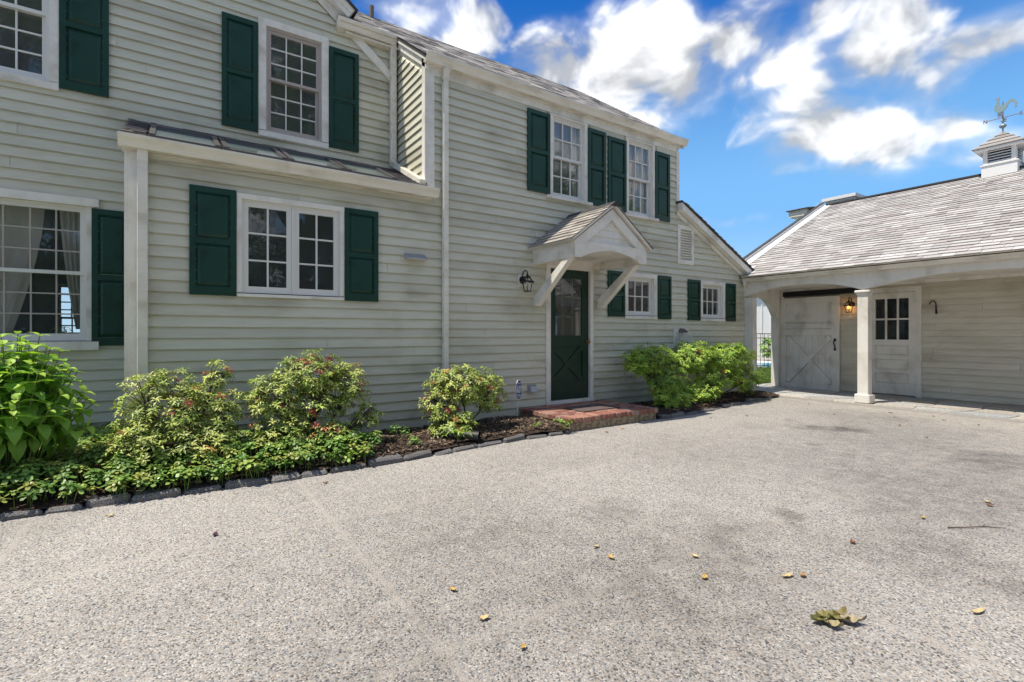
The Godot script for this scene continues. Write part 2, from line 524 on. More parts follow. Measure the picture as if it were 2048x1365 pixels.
# ---------------------------------------------------------------- sky
func cloud_sky() -> ImageTexture:
	var W := 3072
	var H := 1536
	var top := H / 2 + 4
	# azimuth (from -z towards +x), elevation, half width, half height, strength
	var blobs := [
		[24.0, 33.5, 5.0, 3.6, 0.62], [28.5, 30.5, 3.4, 2.8, 0.62], [20.0, 36.0, 6.0, 4.0, 0.7], [33.0, 37.0, 4.0, 2.0, 0.4],
		[39.5, 27.5, 4.0, 3.0, 1.0], [44.5, 25.5, 5.2, 4.2, 1.15], [49.5, 27.6, 4.8, 3.6, 1.1], [52.5, 25.0, 3.4, 3.0, 0.95], [46.5, 21.8, 4.5, 2.2, 0.95], [37.5, 25.0, 2.5, 1.6, 0.7], [44.5, 32.3, 1.8, 1.2, 0.45],
		[58.8, 28.0, 3.8, 2.8, 0.9], [64.5, 22.5, 3.5, 2.5, 0.8], [73.0, 21.0, 3.0, 2.2, 0.7], [62.5, 25.3, 3.8, 2.6, 0.95], [66.5, 27.8, 3.0, 2.6, 0.75], [70.2, 24.5, 3.2, 4.4, 1.0], [66.8, 19.0, 4.4, 3.0, 1.05], [70.5, 17.6, 4.0, 3.0, 1.0], [63.5, 16.2, 2.6, 1.0, 0.6],
		[75.5, 17.2, 2.4, 1.8, 0.85], [77.5, 22.8, 4.0, 1.5, 0.7], [72.0, 28.0, 3.0, 1.4, 0.6], [78.0, 14.8, 3.0, 1.2, 0.55],
		[59.0, 11.5, 7.0, 0.9, 0.34], [50.0, 10.5, 6.0, 0.8, 0.30], [72.0, 10.0, 9.0, 0.8, 0.34]]
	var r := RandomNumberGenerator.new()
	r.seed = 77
	for k in 260:  # clouds outside the view, added thickly to brighten the shaded house front
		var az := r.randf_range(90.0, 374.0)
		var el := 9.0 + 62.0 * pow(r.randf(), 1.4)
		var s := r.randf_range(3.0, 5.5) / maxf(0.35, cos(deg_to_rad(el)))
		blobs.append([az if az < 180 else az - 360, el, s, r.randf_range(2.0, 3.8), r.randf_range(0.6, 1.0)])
	for k in 26:  # more unseen clouds overhead, added as fill for the shaded walls
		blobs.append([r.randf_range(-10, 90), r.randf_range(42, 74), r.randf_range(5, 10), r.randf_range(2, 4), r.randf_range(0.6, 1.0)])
	var lw := 512
	var lh := 256
	var low := PackedFloat32Array()
	low.resize(lw * lh)
	for b in blobs:
		var cx: float = b[0] / 360.0 * lw
		var cy: float = (0.5 - b[1] / 180.0) * lh
		var rx: float = b[2] / 360.0 * lw
		var ry: float = b[3] / 180.0 * lh
		for j in range(maxi(0, int(cy - ry * 2.6)), mini(lh, int(cy + ry * 2.6) + 2)):
			for i in range(int(cx - rx * 2.6), int(cx + rx * 2.6) + 2):
				var dx := (i + 0.5 - cx) / rx
				var dy := (j + 0.5 - cy) / ry
				if dy > 0:
					dy *= 1.25
				var at := j * lw + posmod(i, lw)
				low[at] = maxf(low[at], b[4] * exp(-0.75 * (dx * dx + dy * dy)))
	var li := Image.create_from_data(lw, lh, false, Image.FORMAT_RF, low.to_byte_array())
	li.resize(W, H, Image.INTERPOLATE_CUBIC)
	var base := li.get_data().to_float32_array()
	var f := FastNoiseLite.new()
	f.seed = 9
	f.noise_type = FastNoiseLite.TYPE_SIMPLEX_SMOOTH
	f.frequency = 4.4
	f.fractal_octaves = 7
	f.fractal_gain = 0.55
	var w := FastNoiseLite.new()
	w.seed = 21
	w.noise_type = FastNoiseLite.TYPE_SIMPLEX_SMOOTH
	w.frequency = 4.0
	w.fractal_octaves = 2
	var outp := PackedFloat32Array()
	outp.resize(W * H * 3)
	var hor := Vector3(0.40, 0.60, 0.76)
	var mid := Vector3(0.150, 0.36, 0.66)
	var zen := Vector3(0.010, 0.100, 0.38)
	for j in H:
		var el := (0.5 - (j + 0.5) / H) * PI
		var ce := cos(el)
		var y := sin(el)
		var e := clampf(rad_to_deg(el), 0, 90)
		var blue := hor.lerp(mid, smoothstep(0.0, 13.0, e)).lerp(zen, smoothstep(13.0, 35.0, e))
		for i in W:
			var at := (j * W + i) * 3
			if j > top:
				outp[at] = 0.30
				outp[at + 1] = 0.31
				outp[at + 2] = 0.30
				continue
			var c := blue
			var bs := base[j * W + i]
			if bs > 0.03:
				var a := (i + 0.5) / W * TAU
				var p := Vector3(sin(a) * ce, y * 1.5, -cos(a) * ce)
				var q := p + Vector3(w.get_noise_3dv(p), w.get_noise_3dv(p + Vector3(7, 0, 0)), w.get_noise_3dv(p + Vector3(0, 7, 0))) * 0.05
				var n := f.get_noise_3dv(q)
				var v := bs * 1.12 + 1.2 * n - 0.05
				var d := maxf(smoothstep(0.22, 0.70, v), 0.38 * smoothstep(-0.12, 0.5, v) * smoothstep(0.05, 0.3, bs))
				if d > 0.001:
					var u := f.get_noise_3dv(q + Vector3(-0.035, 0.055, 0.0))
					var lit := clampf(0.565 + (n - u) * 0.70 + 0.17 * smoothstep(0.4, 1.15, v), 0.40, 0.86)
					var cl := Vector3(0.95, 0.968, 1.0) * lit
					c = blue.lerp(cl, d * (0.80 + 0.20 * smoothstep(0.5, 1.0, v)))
			outp[at] = c.x
			outp[at + 1] = c.y
			outp[at + 2] = c.z
	var im := Image.create_from_data(W, H, false, Image.FORMAT_RGBF, outp.to_byte_array())
	return ImageTexture.create_from_image(im)


func stage() -> void:
	var cam := Camera3D.new()
	cam.name = "camera"
	var near := 0.05
	cam.position = Vector3(0, 1.25, 6.0)
	cam.rotation.y = -deg_to_rad(34.105)
	cam.projection = Camera3D.PROJECTION_FRUSTUM
	cam.keep_aspect = Camera3D.KEEP_HEIGHT
	cam.near = near
	cam.far = 400.0
	cam.size = near * 1365.0 / 1005.0
	cam.frustum_offset = Vector2(0, -near * 14.5 / 1005.0)
	add_child(cam)
	cam.current = true
	var env := Environment.new()
	env.background_mode = Environment.BG_SKY
	var sky := Sky.new()
	var pm := PanoramaSkyMaterial.new()
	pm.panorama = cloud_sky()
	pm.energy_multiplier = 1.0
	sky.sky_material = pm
	env.sky = sky
	env.tonemap_mode = Environment.TONE_MAPPER_LINEAR
	env.tonemap_exposure = 1.5
	env.sdfgi_enabled = true
	env.ssao_enabled = true
	env.ssil_enabled = true
	var we := WorldEnvironment.new()
	we.name = "environment"
	we.environment = env
	add_child(we)
	var sun := DirectionalLight3D.new()
	sun.name = "sun"
	sun.light_energy = 1.25
	sun.light_color = Color(1.0, 0.965, 0.90)
	sun.light_angular_distance = 0.5
	sun.shadow_enabled = true
	add_child(sun)
	sun.look_at_from_position(Vector3.ZERO, Vector3(0.43, -1.0, 0.10), Vector3(0, 0, 1))


# ---------------------------------------------------------------- walls
# Local wall axes: x along the wall, y up, z out of it.
func facing_front(z: float) -> Transform3D:
	return Transform3D(Basis(), Vector3(0, 0, z))


func facing_left(x: float) -> Transform3D:      # local x = world z, out = -x
	return Transform3D(Basis(Vector3(0, 0, 1), Vector3(0, 1, 0), Vector3(-1, 0, 0)), Vector3(x, 0, 0))


func facing_right(x: float) -> Transform3D:     # local x = -world z, out = +x
	return Transform3D(Basis(Vector3(0, 0, -1), Vector3(0, 1, 0), Vector3(1, 0, 0)), Vector3(x, 0, 0))


# span(y) gives [left, right] of the wall at that height; holes are [x0, y0, x1, y1]
func clapboards(wall: Node3D, w: Transform3D, k0: int, k1: int, span: Callable, holes: Array, m: Material, breaks: Array, sd: int) -> void:
	var r := RandomNumberGenerator.new()
	r.seed = sd
	for k in range(k0, k1):
		var yb := Y0 + k * EX
		var yt := yb + EX
		var lo: Array = span.call(yb + 0.001)
		var hi: Array = span.call(yt - 0.001)
		var cuts := [minf(lo[0], hi[0]), maxf(lo[1], hi[1])]
		var joints := breaks.duplicate()
		var x: float = cuts[0] + r.randf_range(1.2, 4.4)
		while x < cuts[1] - 0.6:
			joints.append(x)
			x += r.randf_range(2.6, 4.9)
		for h in holes:
			if h[1] < yt - 0.002 and h[3] > yb + 0.002:
				cuts.append(h[0])
				cuts.append(h[2])
		for j in joints:
			cuts.append(j)
		cuts.sort()
		var b := MB.new()
		b.t = w
		b.col = Color.WHITE * r.randf_range(0.88, 1.05)
		for i in cuts.size() - 1:
			var xa: float = maxf(cuts[i], minf(lo[0], hi[0]))
			var xb: float = minf(cuts[i + 1], maxf(lo[1], hi[1]))
			if xb - xa < 0.003:
				continue
			var ya := yb
			var yc := yt
			var mid := (xa + xb) / 2
			for h in holes:
				if h[0] < mid and h[2] > mid and h[1] < yt - 0.002 and h[3] > yb + 0.002:
					if h[1] > yb + 0.006:
						yc = minf(yc, h[1])
					elif h[3] < yt - 0.006:
						ya = maxf(ya, h[3])
					else:
						yc = ya
			var fresh := false
			for j in joints:
				if absf(j - xa) < 0.001:
					fresh = true
			if (fresh or yc - ya < 0.004) and b.v.size():
				part(wall, "clapboard", b, m)
				b = MB.new()
				b.t = w
				b.col = Color.WHITE * r.randf_range(0.88, 1.05)
			if yc - ya < 0.004:
				continue
			var g := 0.0028 if fresh else 0.0
			var la := maxf(xa + g, lo[0])
			var lb := maxf(xa + g, hi[0])
			var ra := minf(xb, lo[1])
			var rb := minf(xb, hi[1])
			if ra - la < 0.002 and rb - lb < 0.002:
				continue
			lb = minf(lb, rb)
			la = minf(la, ra)
			var da := lerpf(0.026, 0.004, (ya - yb) / EX)
			var dc := lerpf(0.026, 0.004, (yc - yb) / EX)
			var ext := 0.012 if yc == yt else 0.0
			var un := 0.026 if ya == yb else 0.0
			var wl := 0.0
			var wr := 0.0
			if ya == yb:
				wl = 0.0022 * sin(la * 1.9 + k * 2.3) + 0.0012 * sin(la * 5.1 + k)
				wr = 0.0022 * sin(ra * 1.9 + k * 2.3) + 0.0012 * sin(ra * 5.1 + k)
			b.hexa([Vector3(la, ya + un, 0.0), Vector3(ra, ya + un, 0.0), Vector3(lb, yc + ext, 0), Vector3(rb, yc + ext, 0), Vector3(la, ya + wl, da), Vector3(ra, ya + wr, da), Vector3(lb, yc + ext, dc - ext * 0.1), Vector3(rb, yc + ext, dc - ext * 0.1)])
		if b.v.size():
			part(wall, "clapboard", b, m)


# boarding behind the clapboards with the openings left free
func sheathing(b: MB, w: Transform3D, x0: float, x1: float, y0: float, y1: float, holes: Array) -> void:
	b.t = w
	var xs := [x0, x1]
	for h in holes:
		if h[2] > x0 and h[0] < x1 and h[3] > y0 and h[1] < y1:
			xs.append(clampf(h[0], x0, x1))
			xs.append(clampf(h[2], x0, x1))
	xs.sort()
	for i in xs.size() - 1:
		if xs[i + 1] - xs[i] < 0.001:
			continue
		var mid: float = (xs[i] + xs[i + 1]) / 2
		var ys := [y0]
		var inside := []
		for h in holes:
			if h[0] < mid and h[2] > mid and h[3] > y0 and h[1] < y1:
				inside.append(h)
		inside.sort_custom(func(p, q): return p[1] < q[1])
		for h in inside:
			ys.append(maxf(h[1], y0))
			ys.append(minf(h[3], y1))
		ys.append(y1)
		for j in range(0, ys.size(), 2):
			if ys[j + 1] - ys[j] > 0.001:
				b.b6(xs[i], xs[i + 1], ys[j], ys[j + 1], -0.12, -0.001)
	b.t = Transform3D.IDENTITY


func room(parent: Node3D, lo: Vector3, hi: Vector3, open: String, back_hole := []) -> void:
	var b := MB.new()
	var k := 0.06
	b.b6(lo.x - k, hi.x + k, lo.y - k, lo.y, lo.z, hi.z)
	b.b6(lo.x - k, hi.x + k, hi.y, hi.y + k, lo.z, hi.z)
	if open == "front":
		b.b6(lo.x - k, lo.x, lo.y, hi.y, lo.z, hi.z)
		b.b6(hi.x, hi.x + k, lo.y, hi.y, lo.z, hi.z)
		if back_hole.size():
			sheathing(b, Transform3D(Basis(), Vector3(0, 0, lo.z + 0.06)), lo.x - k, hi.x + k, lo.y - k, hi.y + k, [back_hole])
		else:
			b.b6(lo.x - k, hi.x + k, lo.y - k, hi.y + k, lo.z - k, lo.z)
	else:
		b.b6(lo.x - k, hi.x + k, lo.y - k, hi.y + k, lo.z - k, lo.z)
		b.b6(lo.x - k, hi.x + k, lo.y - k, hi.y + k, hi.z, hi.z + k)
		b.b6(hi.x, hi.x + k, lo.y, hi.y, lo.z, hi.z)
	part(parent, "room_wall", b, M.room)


# ---------------------------------------------------------------- windows, shutters
# sash of cols x rows lites between x0..x1, y0..y1, outer face at d
func sash(win: Node3D, w: Transform3D, x0: float, x1: float, y0: float, y1: float, d: float, st: float, rt: float, rb: float, cols: int, rows: int, mu: float, m: Material, mm: Material, ml: String = "", storm := false) -> void:
	var th := 0.032
	var b := MB.new()
	b.t = w
	b.b6(x0, x0 + st, y0, y1, d - th, d)
	b.b6(x1 - st, x1, y0, y1, d - th, d)
	b.b6(x0 + st, x1 - st, y0, y0 + rb, d - th, d)
	b.b6(x0 + st, x1 - st, y1 - rt, y1, d - th, d)
	part(win, "sash", b, m, ml)
	var gx0 := x0 + st
	var gx1 := x1 - st
	var gy0 := y0 + rb
	var gy1 := y1 - rt
	var pw := (gx1 - gx0 - mu * (cols - 1)) / cols
	var ph := (gy1 - gy0 - mu * (rows - 1)) / rows
	for i in range(1, cols):
		b = MB.new()
		b.t = w
		var x := gx0 + i * (pw + mu)
		b.b6(x - mu, x, gy0, gy1, d - th + 0.006, d - 0.005)
		part(win, "muntin", b, mm)
	for j in range(1, rows):
		b = MB.new()
		b.t = w
		var y := gy0 + j * (ph + mu)
		for i in cols:
			var x := gx0 + i * (pw + mu)
			b.b6(x, x + pw, y - mu, y, d - th + 0.0065, d - 0.0055)
		part(win, "muntin", b, mm)
	for i in cols:
		for j in rows:
			b = MB.new()
			var x := gx0 + i * (pw + mu)
			var y := gy0 + j * (ph + mu)
			# old glass is never quite flat to its neighbours
			var a := rng.randf_range(-0.0010, 0.0010)
			var e := rng.randf_range(-0.0010, 0.0010)
			b.t = w
			var z := d - 0.017
			b.hexa([Vector3(x, y, z - 0.003 + a + e), Vector3(x + pw, y, z - 0.003 - a + e), Vector3(x, y + ph, z - 0.003 + a - e), Vector3(x + pw, y + ph, z - 0.003 - a - e), Vector3(x, y, z + a + e), Vector3(x + pw, y, z - a + e), Vector3(x, y + ph, z + a - e), Vector3(x + pw, y + ph, z - a - e)])
			part(win, "pane", b, M.glass)
	if storm:
		b = MB.new()
		b.t = w
		b.b6(gx0 - 0.004, gx1 + 0.004, gy0 - 0.004, gy1 + 0.004, d - th - 0.012, d - th - 0.009)
		part(win, "inner_pane", b, M.glass)


# outer casing bounds; kind: "hung", "single", "pair"
func window(parent: Node3D, w: Transform3D, x0: float, x1: float, y0: float, y1: float, kind: String, o: Dictionary) -> MeshInstance3D:
	var cw: float = o.get("cw", 0.07)
	var hh: float = o.get("head", cw)
	var sh: float = o.get("sill", 0.05)
	var m: Material = o.get("m", M.white_sash)
	var mm: Material = o.get("mm", m)
	var b := MB.new()
	b.t = w
	b.b6(x0, x0 + cw, y0 + sh, y1 - hh, -0.11, 0.030)
	b.b6(x1 - cw, x1, y0 + sh, y1 - hh, -0.11, 0.030)
	b.b6(x0 - o.get("ear", 0.0), x1 + o.get("ear", 0.0), y1 - hh, y1, -0.11, 0.033 + o.get("headproj", 0.0))
	var win := part(parent, "window", b, M.trim, o.get("label", ""))
	b = MB.new()
	b.t = w
	var se: float = o.get("sill_ear", 0.0)
	b.hexa([Vector3(x0 - se, y0, -0.11), Vector3(x1 + se, y0, -0.11), Vector3(x0 - se, y0 + sh, -0.11), Vector3(x1 + se, y0 + sh, -0.11), Vector3(x0 - se, y0, 0.036 + o.get("sillproj", 0.0)), Vector3(x1 + se, y0, 0.036 + o.get("sillproj", 0.0)), Vector3(x0 - se, y0 + sh - 0.012, 0.036 + o.get("sillproj", 0.0)), Vector3(x1 + se, y0 + sh - 0.012, 0.036 + o.get("sillproj", 0.0))])
	part(win, "sill", b, M.trim)
	var ax := x0 + cw
	var bx := x1 - cw
	var ay := y0 + sh
	var by := y1 - hh
	# stop beads round the opening
	b = MB.new()
	b.t = w
	var f: float = o.get("frame", 0.022)
	b.b6(ax, ax + f, ay, by, -0.10, 0.004)
	b.b6(bx - f, bx, ay, by, -0.10, 0.004)
	b.b6(ax + f, bx - f, by - f, by, -0.10, 0.004)
	b.b6(ax + f, bx - f, ay, ay + f * 0.8, -0.10, 0.004)
	part(win, "frame", b, m)
	ax += f
	bx -= f
	by -= f
	ay += f * 0.8
	var cols: int = o.get("cols", 3)
	var rows: int = o.get("rows", 3)
	var mu: float = o.get("mu", 0.016)
	if kind == "hung":
		var my: float = o.get("meet", (ay + by) / 2)
		sash(win, w, ax, bx, my - 0.018, by, -0.012, 0.032, 0.035, 0.036, cols, rows, mu, m, mm, "", o.get("storm", false))
		sash(win, w, ax, bx, ay, my + 0.018, -0.046, 0.036, 0.034, 0.055, cols, rows, mu, m, mm, "", o.get("storm", false))
	elif kind == "single":
		sash(win, w, ax, bx, ay, by, -0.03, 0.045, 0.045, 0.055, cols, rows, mu, m, mm)
	else:
		var mx := (ax + bx) / 2
		b = MB.new()
		b.t = w
		b.b6(mx - 0.012, mx + 0.012, ay, by, -0.10, 0.012)
		part(win, "mullion", b, m)
		sash(win, w, ax, mx - 0.013, ay, by, -0.006, 0.052, 0.055, 0.06, cols, rows, mu, m, mm)
		sash(win, w, mx + 0.013, bx, ay, by, -0.006, 0.052, 0.055, 0.06, cols, rows, mu, m, mm)
	return win


func shutter(parent: Node3D, w: Transform3D, x0: float, x1: float, y0: float, y1: float, s := 0.05) -> void:
	var d0 := 0.018
	var d1 := 0.046
	var b := MB.new()
	b.t = w
	var mid := (y0 + y1) / 2
	b.b6(x0, x0 + s, y0, y1, d0, d1)
	b.b6(x1 - s, x1, y0, y1, d0, d1)
	b.b6(x0 + s, x1 - s, y1 - s * 1.15, y1, d0, d1)
	b.b6(x0 + s, x1 - s, y0, y0 + s * 1.7, d0, d1)
	b.b6(x0 + s, x1 - s, mid - s * 0.55, mid + s * 0.55, d0, d1)
	var o := part(parent, "shutter", b, M.shutter_green)
	for q in [[y0 + s * 1.7, mid - s * 0.55], [mid + s * 0.55, y1 - s * 1.15]]:
		b = MB.new()
		b.t = w
		var xa := x0 + s
		var xb := x1 - s
		var e := minf(0.042, (xb - xa) * 0.17)
		var lo := d1 - 0.020
		var hi := d1 - 0.004
		b.b6(xa - 0.005, xb + 0.005, q[0] - 0.005, q[1] + 0.005, d0 + 0.001, lo - 0.0005)
		# raised field with sloping margins
		b.hexa([Vector3(xa + 0.009, q[0] + 0.009, lo), Vector3(xb - 0.009, q[0] + 0.009, lo), Vector3(xa + 0.009, q[1] - 0.009, lo), Vector3(xb - 0.009, q[1] - 0.009, lo), Vector3(xa + e, q[0] + e, hi), Vector3(xb - e, q[0] + e, hi), Vector3(xa + e, q[1] - e, hi), Vector3(xb - e, q[1] - e, hi)])
		part(o, "panel", b, M.shutter_green)


# ---------------------------------------------------------------- roofing
# courses of shingles on a slope: o = lower left corner at the eave, ax along the eave, up the slope; first = how many become parts
func shingles(parent: Node3D, o: Vector3, ax: Vector3, up: Vector3, width: float, run: float, tones: Array, sd: int, most: int, tab := 0.30, expo := 0.14, keep = null, thick := 1.0) -> void:
	var r := RandomNumberGenerator.new()
	r.seed = sd
	var nr := ax.cross(up).normalized()
	if nr.y < 0:
		nr = -nr
	var rest := MB.new()
	var made := 0
	var row := 0
	var y := -0.012
	while y < run - 0.01:
		var x := -r.randf_range(0.0, tab)
		var top := minf(y + expo + 0.02, run)
		while x < width:
			var tw := tab * r.randf_range(0.55, 1.35)
			var xa := maxf(x, 0.0)
			var xb := minf(x + tw, width)
			x += tw
			if xb - xa < 0.02:
				continue
			var pc := o + ax * (xa + xb) / 2 + up * y
			if keep != null and not keep.call(pc):
				continue
			var th := (0.007 if r.randf() < 0.55 else 0.013) * thick
			var drop := r.randf_range(-0.004, 0.004)
			var b := rest
			if made < most:
				b = MB.new()
			b.col = (tones[r.randi() % tones.size()] as Color) * r.randf_range(0.85, 1.12)
			var lift := nr * 0.004
			var p := []
			for q in 8:
				var xx := (xb - 0.002) if q & 1 else (xa + 0.002)
				var yy := top if q & 2 else y + drop
				var base := nr * (0.002 if q & 2 else 0.002 + 0.009 * thick)
				p.append(o + ax * xx + up * yy + base + (nr * (th if not (q & 2) else 0.003) if q & 4 else Vector3.ZERO) + lift * 0.0)
			b.hexa(fix(p))
			if made < most:
				part(parent, "shingle", b, M.shingle)
				made += 1
		y += expo
		row += 1
	if rest.v.size():
		var g := part(parent, "shingle_field", rest, M.shingle)
		g.set_meta("kind", "stuff")


# turns a corner list right way round when its axes are left-handed
func fix(p: Array) -> Array:
	if (p[1] - p[0]).cross(p[2] - p[0]).dot(p[4] - p[0]) < 0:
		return [p[1], p[0], p[3], p[2], p[5], p[4], p[7], p[6]]
	return p


func along(b: MB, prof: Array, x0: float, x1: float) -> void:     # prof in (z, y), swept along x
	var poly := PackedVector2Array()
	for q in prof:
		poly.push_back(Vector2(-q[0], q[1]))
	var old := b.t
	b.t = old * Transform3D(Basis(Vector3(0, 0, -1), Vector3(0, 1, 0), Vector3(1, 0, 0)), Vector3.ZERO)
	b.prism(poly, x0, x1)
	b.t = old


func gutter_profile(z: float, y: float, s := 1.0) -> Array:        # K-style, back at z, top at y
	return [[z, y], [z, y - 0.105 * s], [z + 0.062 * s, y - 0.105 * s], [z + 0.072 * s, y - 0.085 * s], [z + 0.082 * s, y - 0.06 * s], [z + 0.108 * s, y - 0.03 * s], [z + 0.114 * s, y - 0.012 * s], [z + 0.114 * s, y], [z + 0.104 * s, y], [z + 0.104 * s, y - 0.012 * s], [z + 0.07 * s, y - 0.06 * s], [z + 0.058 * s, y - 0.093 * s], [z + 0.008 * s, y - 0.093 * s], [z + 0.008 * s, y]]


func downspout(parent: Node3D, pts: Array, wx: float, wz: float) -> void:
	var b := MB.new()
	for i in pts.size() - 1:
		var p: Vector3 = pts[i]
		var q: Vector3 = pts[i + 1]
		var d := (q - p).normalized()
		var sx := Vector3(1, 0, 0)
		if absf(d.x) > 0.5:
			sx = Vector3(0, 0, 1)
		var sz := sx.cross(d).normalized()
		b.cbox(Transform3D(Basis(sx, d, sz), (p + q) / 2), Vector3(wx, (q - p).length() + 0.03, wz), 0.006)
	part(parent, "downspout", b, M.gutter)


# ---------------------------------------------------------------- the house
func house() -> void:
	var h := thing("house", "two-storey clapboard house with dark green shutters and a white-trimmed door canopy", "house", Vector3(3.5, 0, -2))
	var f := facing_front(0.0)
	var l := facing_front(-1.0)
	var sh_tones := [Color(0.40, 0.375, 0.36), Color(0.12, 0.11, 0.11), Color(0.52, 0.49, 0.47), Color(0.64, 0.60, 0.57), Color(0.25, 0.23, 0.225)]
	# ---- front wall (lower storey, main wing and lean-to end)
	var door_o := [4.665, 0.16, 5.625, 2.335]
	var cas := [0.562, 1.642, 1.672, 2.730]
	var m1 := [4.675, 3.30, 5.575, 4.60]
	var m2 := [6.325, 3.25, 7.18, 4.60]
	var s1 := [6.353, 1.506, 7.180, 2.302]
	var s2 := [8.422, 1.495, 9.237, 2.282]
	var lou := [7.749, 2.555, 8.222, 3.272]
	var holes := [door_o, cas, m1, m2, s1, s2, lou]
	var inner := []
	for q in holes:
		inner.append([q[0] + 0.05, q[1] + 0.02, q[2] - 0.05, q[3] - 0.04])
	var b := MB.new()
	sheathing(b, f, -0.35, 2.72, 0.02, 3.05, inner)
	sheathing(b, f, 2.72, 7.80, 0.02, 4.78, inner)
	sheathing(b, f, 7.80, 9.95, 0.02, 2.50, inner)
	b.prism(PackedVector2Array([Vector2(7.8, 2.5), Vector2(9.94, 2.5), Vector2(7.8, 3.47)]), -0.12, -0.001)
	b.b6(-0.35, 9.95, -0.3, 0.066, -0.10, -0.012)
	var wall := part(h, "wall", b, M.siding)
	var span := func(y: float) -> Array:
		var xl := -0.27 if y < 2.99 else 2.83
		var xr := 9.94
		if y > 3.47:
			xr = 7.72
		elif y > 2.44:
			xr = lerpf(9.94, 7.72, (y - 2.44) / 1.03)
		return [xl, xr]
	clapboards(wall, f, 0, 40, span, holes, M.siding, [2.955], 11)
	# ---- left block, set back a metre
	var w1 := [-2.05, 3.775, -0.975, 5.30]
	var w2 := [0.895, 3.735, 1.745, 5.223]
	var w3 := [-2.10, 1.078, -0.700, 2.690]
	var lholes := [w1, w2, w3]
	var linner := []
	for q in lholes:
		linner.append([q[0] + 0.05, q[1] + 0.02, q[2] - 0.05, q[3] - 0.04])
	b = MB.new()
	sheathing(b, l, -5.6, -0.35, 0.02, 5.42, linner)
	sheathing(b, l, -0.35, 2.72, 3.35, 5.42, linner)
	b.t = l
	b.prism(PackedVector2Array([Vector2(-5.6, 5.42), Vector2(1.9, 5.42), Vector2(-1.85, 8.42)]), -0.12, -0.001)
	b.t = Transform3D.IDENTITY
	b.b6(-5.6, -0.35, -0.3, 0.066, -1.10, -1.012)
	var lwall := part(h, "wall", b, M.siding)
	var lspan := func(y: float) -> Array:
		var xr := -0.36 if y < 3.60 else 2.715
		if y > 5.36:
			xr = 1.98 - (y - 5.36) / 0.79
		var xl := -5.6
		if y > 5.42:
			xl = -5.6 + (y - 5.42) / 0.79
		return [xl, xr]
	clapboards(lwall, l, 0, 68, lspan, lholes, M.siding, [], 12)
	# ---- return wall of the main wing, facing left over the low roof
	var rt := facing_left(2.72)
	b = MB.new()
	b.t = rt
	b.prism(PackedVector2Array([Vector2(-1.0, 3.2), Vector2(-0.121, 3.0), Vector2(-0.121, 4.83), Vector2(-1.0, 5.42)]), -0.12, -0.001)
	b.t = Transform3D.IDENTITY
	var rwall := part(h, "wall", b, M.siding)
	var rspan := func(y: float) -> Array:
		var z1 := -0.02
		if y > 4.62:
			z1 = -0.02 - (y - 4.62) / 0.715
		var z0 := -0.985
		if y < 3.62:
			z0 = -0.985 + (3.62 - y) / 0.46
		return [z0, z1]
	clapboards(rwall, rt, 27, 46, rspan, [], M.siding, [], 13)
	# ---- side of the low front extension
	var lt := facing_left(-0.35)
	b = MB.new()
	b.t = lt
	b.prism(PackedVector2Array([Vector2(-1.0, -0.2), Vector2(-0.121, -0.2), Vector2(-0.121, 3.05), Vector2(-1.0, 3.5)]), -0.12, -0.001)
	b.t = Transform3D.IDENTITY
	var ewall := part(h, "wall", b, M.siding)
	var espan := func(y: float) -> Array:
		return [-0.983, -0.09 if y < 3.05 else -0.09 - (y - 3.05) / 0.46]
	clapboards(ewall, lt, 0, 30, espan, [], M.siding, [], 14)
	# ---- end and back walls that close the house
	b = MB.new()
	b.t = facing_right(7.80)
	b.prism(PackedVector2Array([Vector2(0.121, 2.4), Vector2(5.4, 2.4), Vector2(5.4, 4.9), Vector2(2.8, 6.78), Vector2(0.121, 4.86)]), -0.1, 0.0)
	part(h, "end_wall", b, M.siding)
	b = MB.new()
	b.b6(9.83, 9.95, -0.2, 2.44, -5.4, -0.121)
	part(h, "end_wall", b, M.siding)
	b = MB.new()
	b.b6(-5.6, -5.48, -0.2, 5.4, -8.0, -1.121)
	part(h, "end_wall", b, M.siding)
	# ---- trim boards
	for q in [[-0.35, -0.27, 0.04, 2.985, f], [2.725, 2.828, 3.06, 4.72, f], [7.722, 7.802, 3.50, 4.62, f]]:
		b = MB.new()
		b.t = q[4]
		b.b6(q[0], q[1], q[2], q[3], 0.0, 0.024)
		part(h, "corner_board", b, M.trim)
	b = MB.new()
	b.b6(2.694, 2.7235, 3.20, 4.84, -0.075, 0.0235)
	part(h, "corner_board", b, M.trim)
	b = MB.new()
	b.b6(-0.374, -0.3505, 0.04, 3.06, -0.085, 0.0238)
	part(h, "corner_board", b, M.trim)
	b = MB.new()
	b.b6(2.829, 7.721, 4.612, 4.70, 0.0, 0.022)
	b.b6(2.70, 7.85, 4.70, 4.775, -0.10, 0.046)
	part(h, "frieze_board", b, M.trim)
	b = MB.new()
	b.b6(-0.39, 2.78, 2.985, 3.03, -0.04, 0.040)
	b.b6(-0.40, 2.79, 3.03, 3.10, -0.06, 0.060)
	part(h, "frieze_board", b, M.trim)
	# ---- rooms behind the windows
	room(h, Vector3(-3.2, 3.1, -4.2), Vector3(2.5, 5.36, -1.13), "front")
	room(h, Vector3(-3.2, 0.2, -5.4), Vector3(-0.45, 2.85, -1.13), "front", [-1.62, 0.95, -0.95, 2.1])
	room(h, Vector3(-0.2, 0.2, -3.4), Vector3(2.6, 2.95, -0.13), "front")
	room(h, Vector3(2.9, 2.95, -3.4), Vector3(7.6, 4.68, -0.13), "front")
	room(h, Vector3(2.9, 0.18, -3.6), Vector3(9.75, 2.42, -0.13), "front")
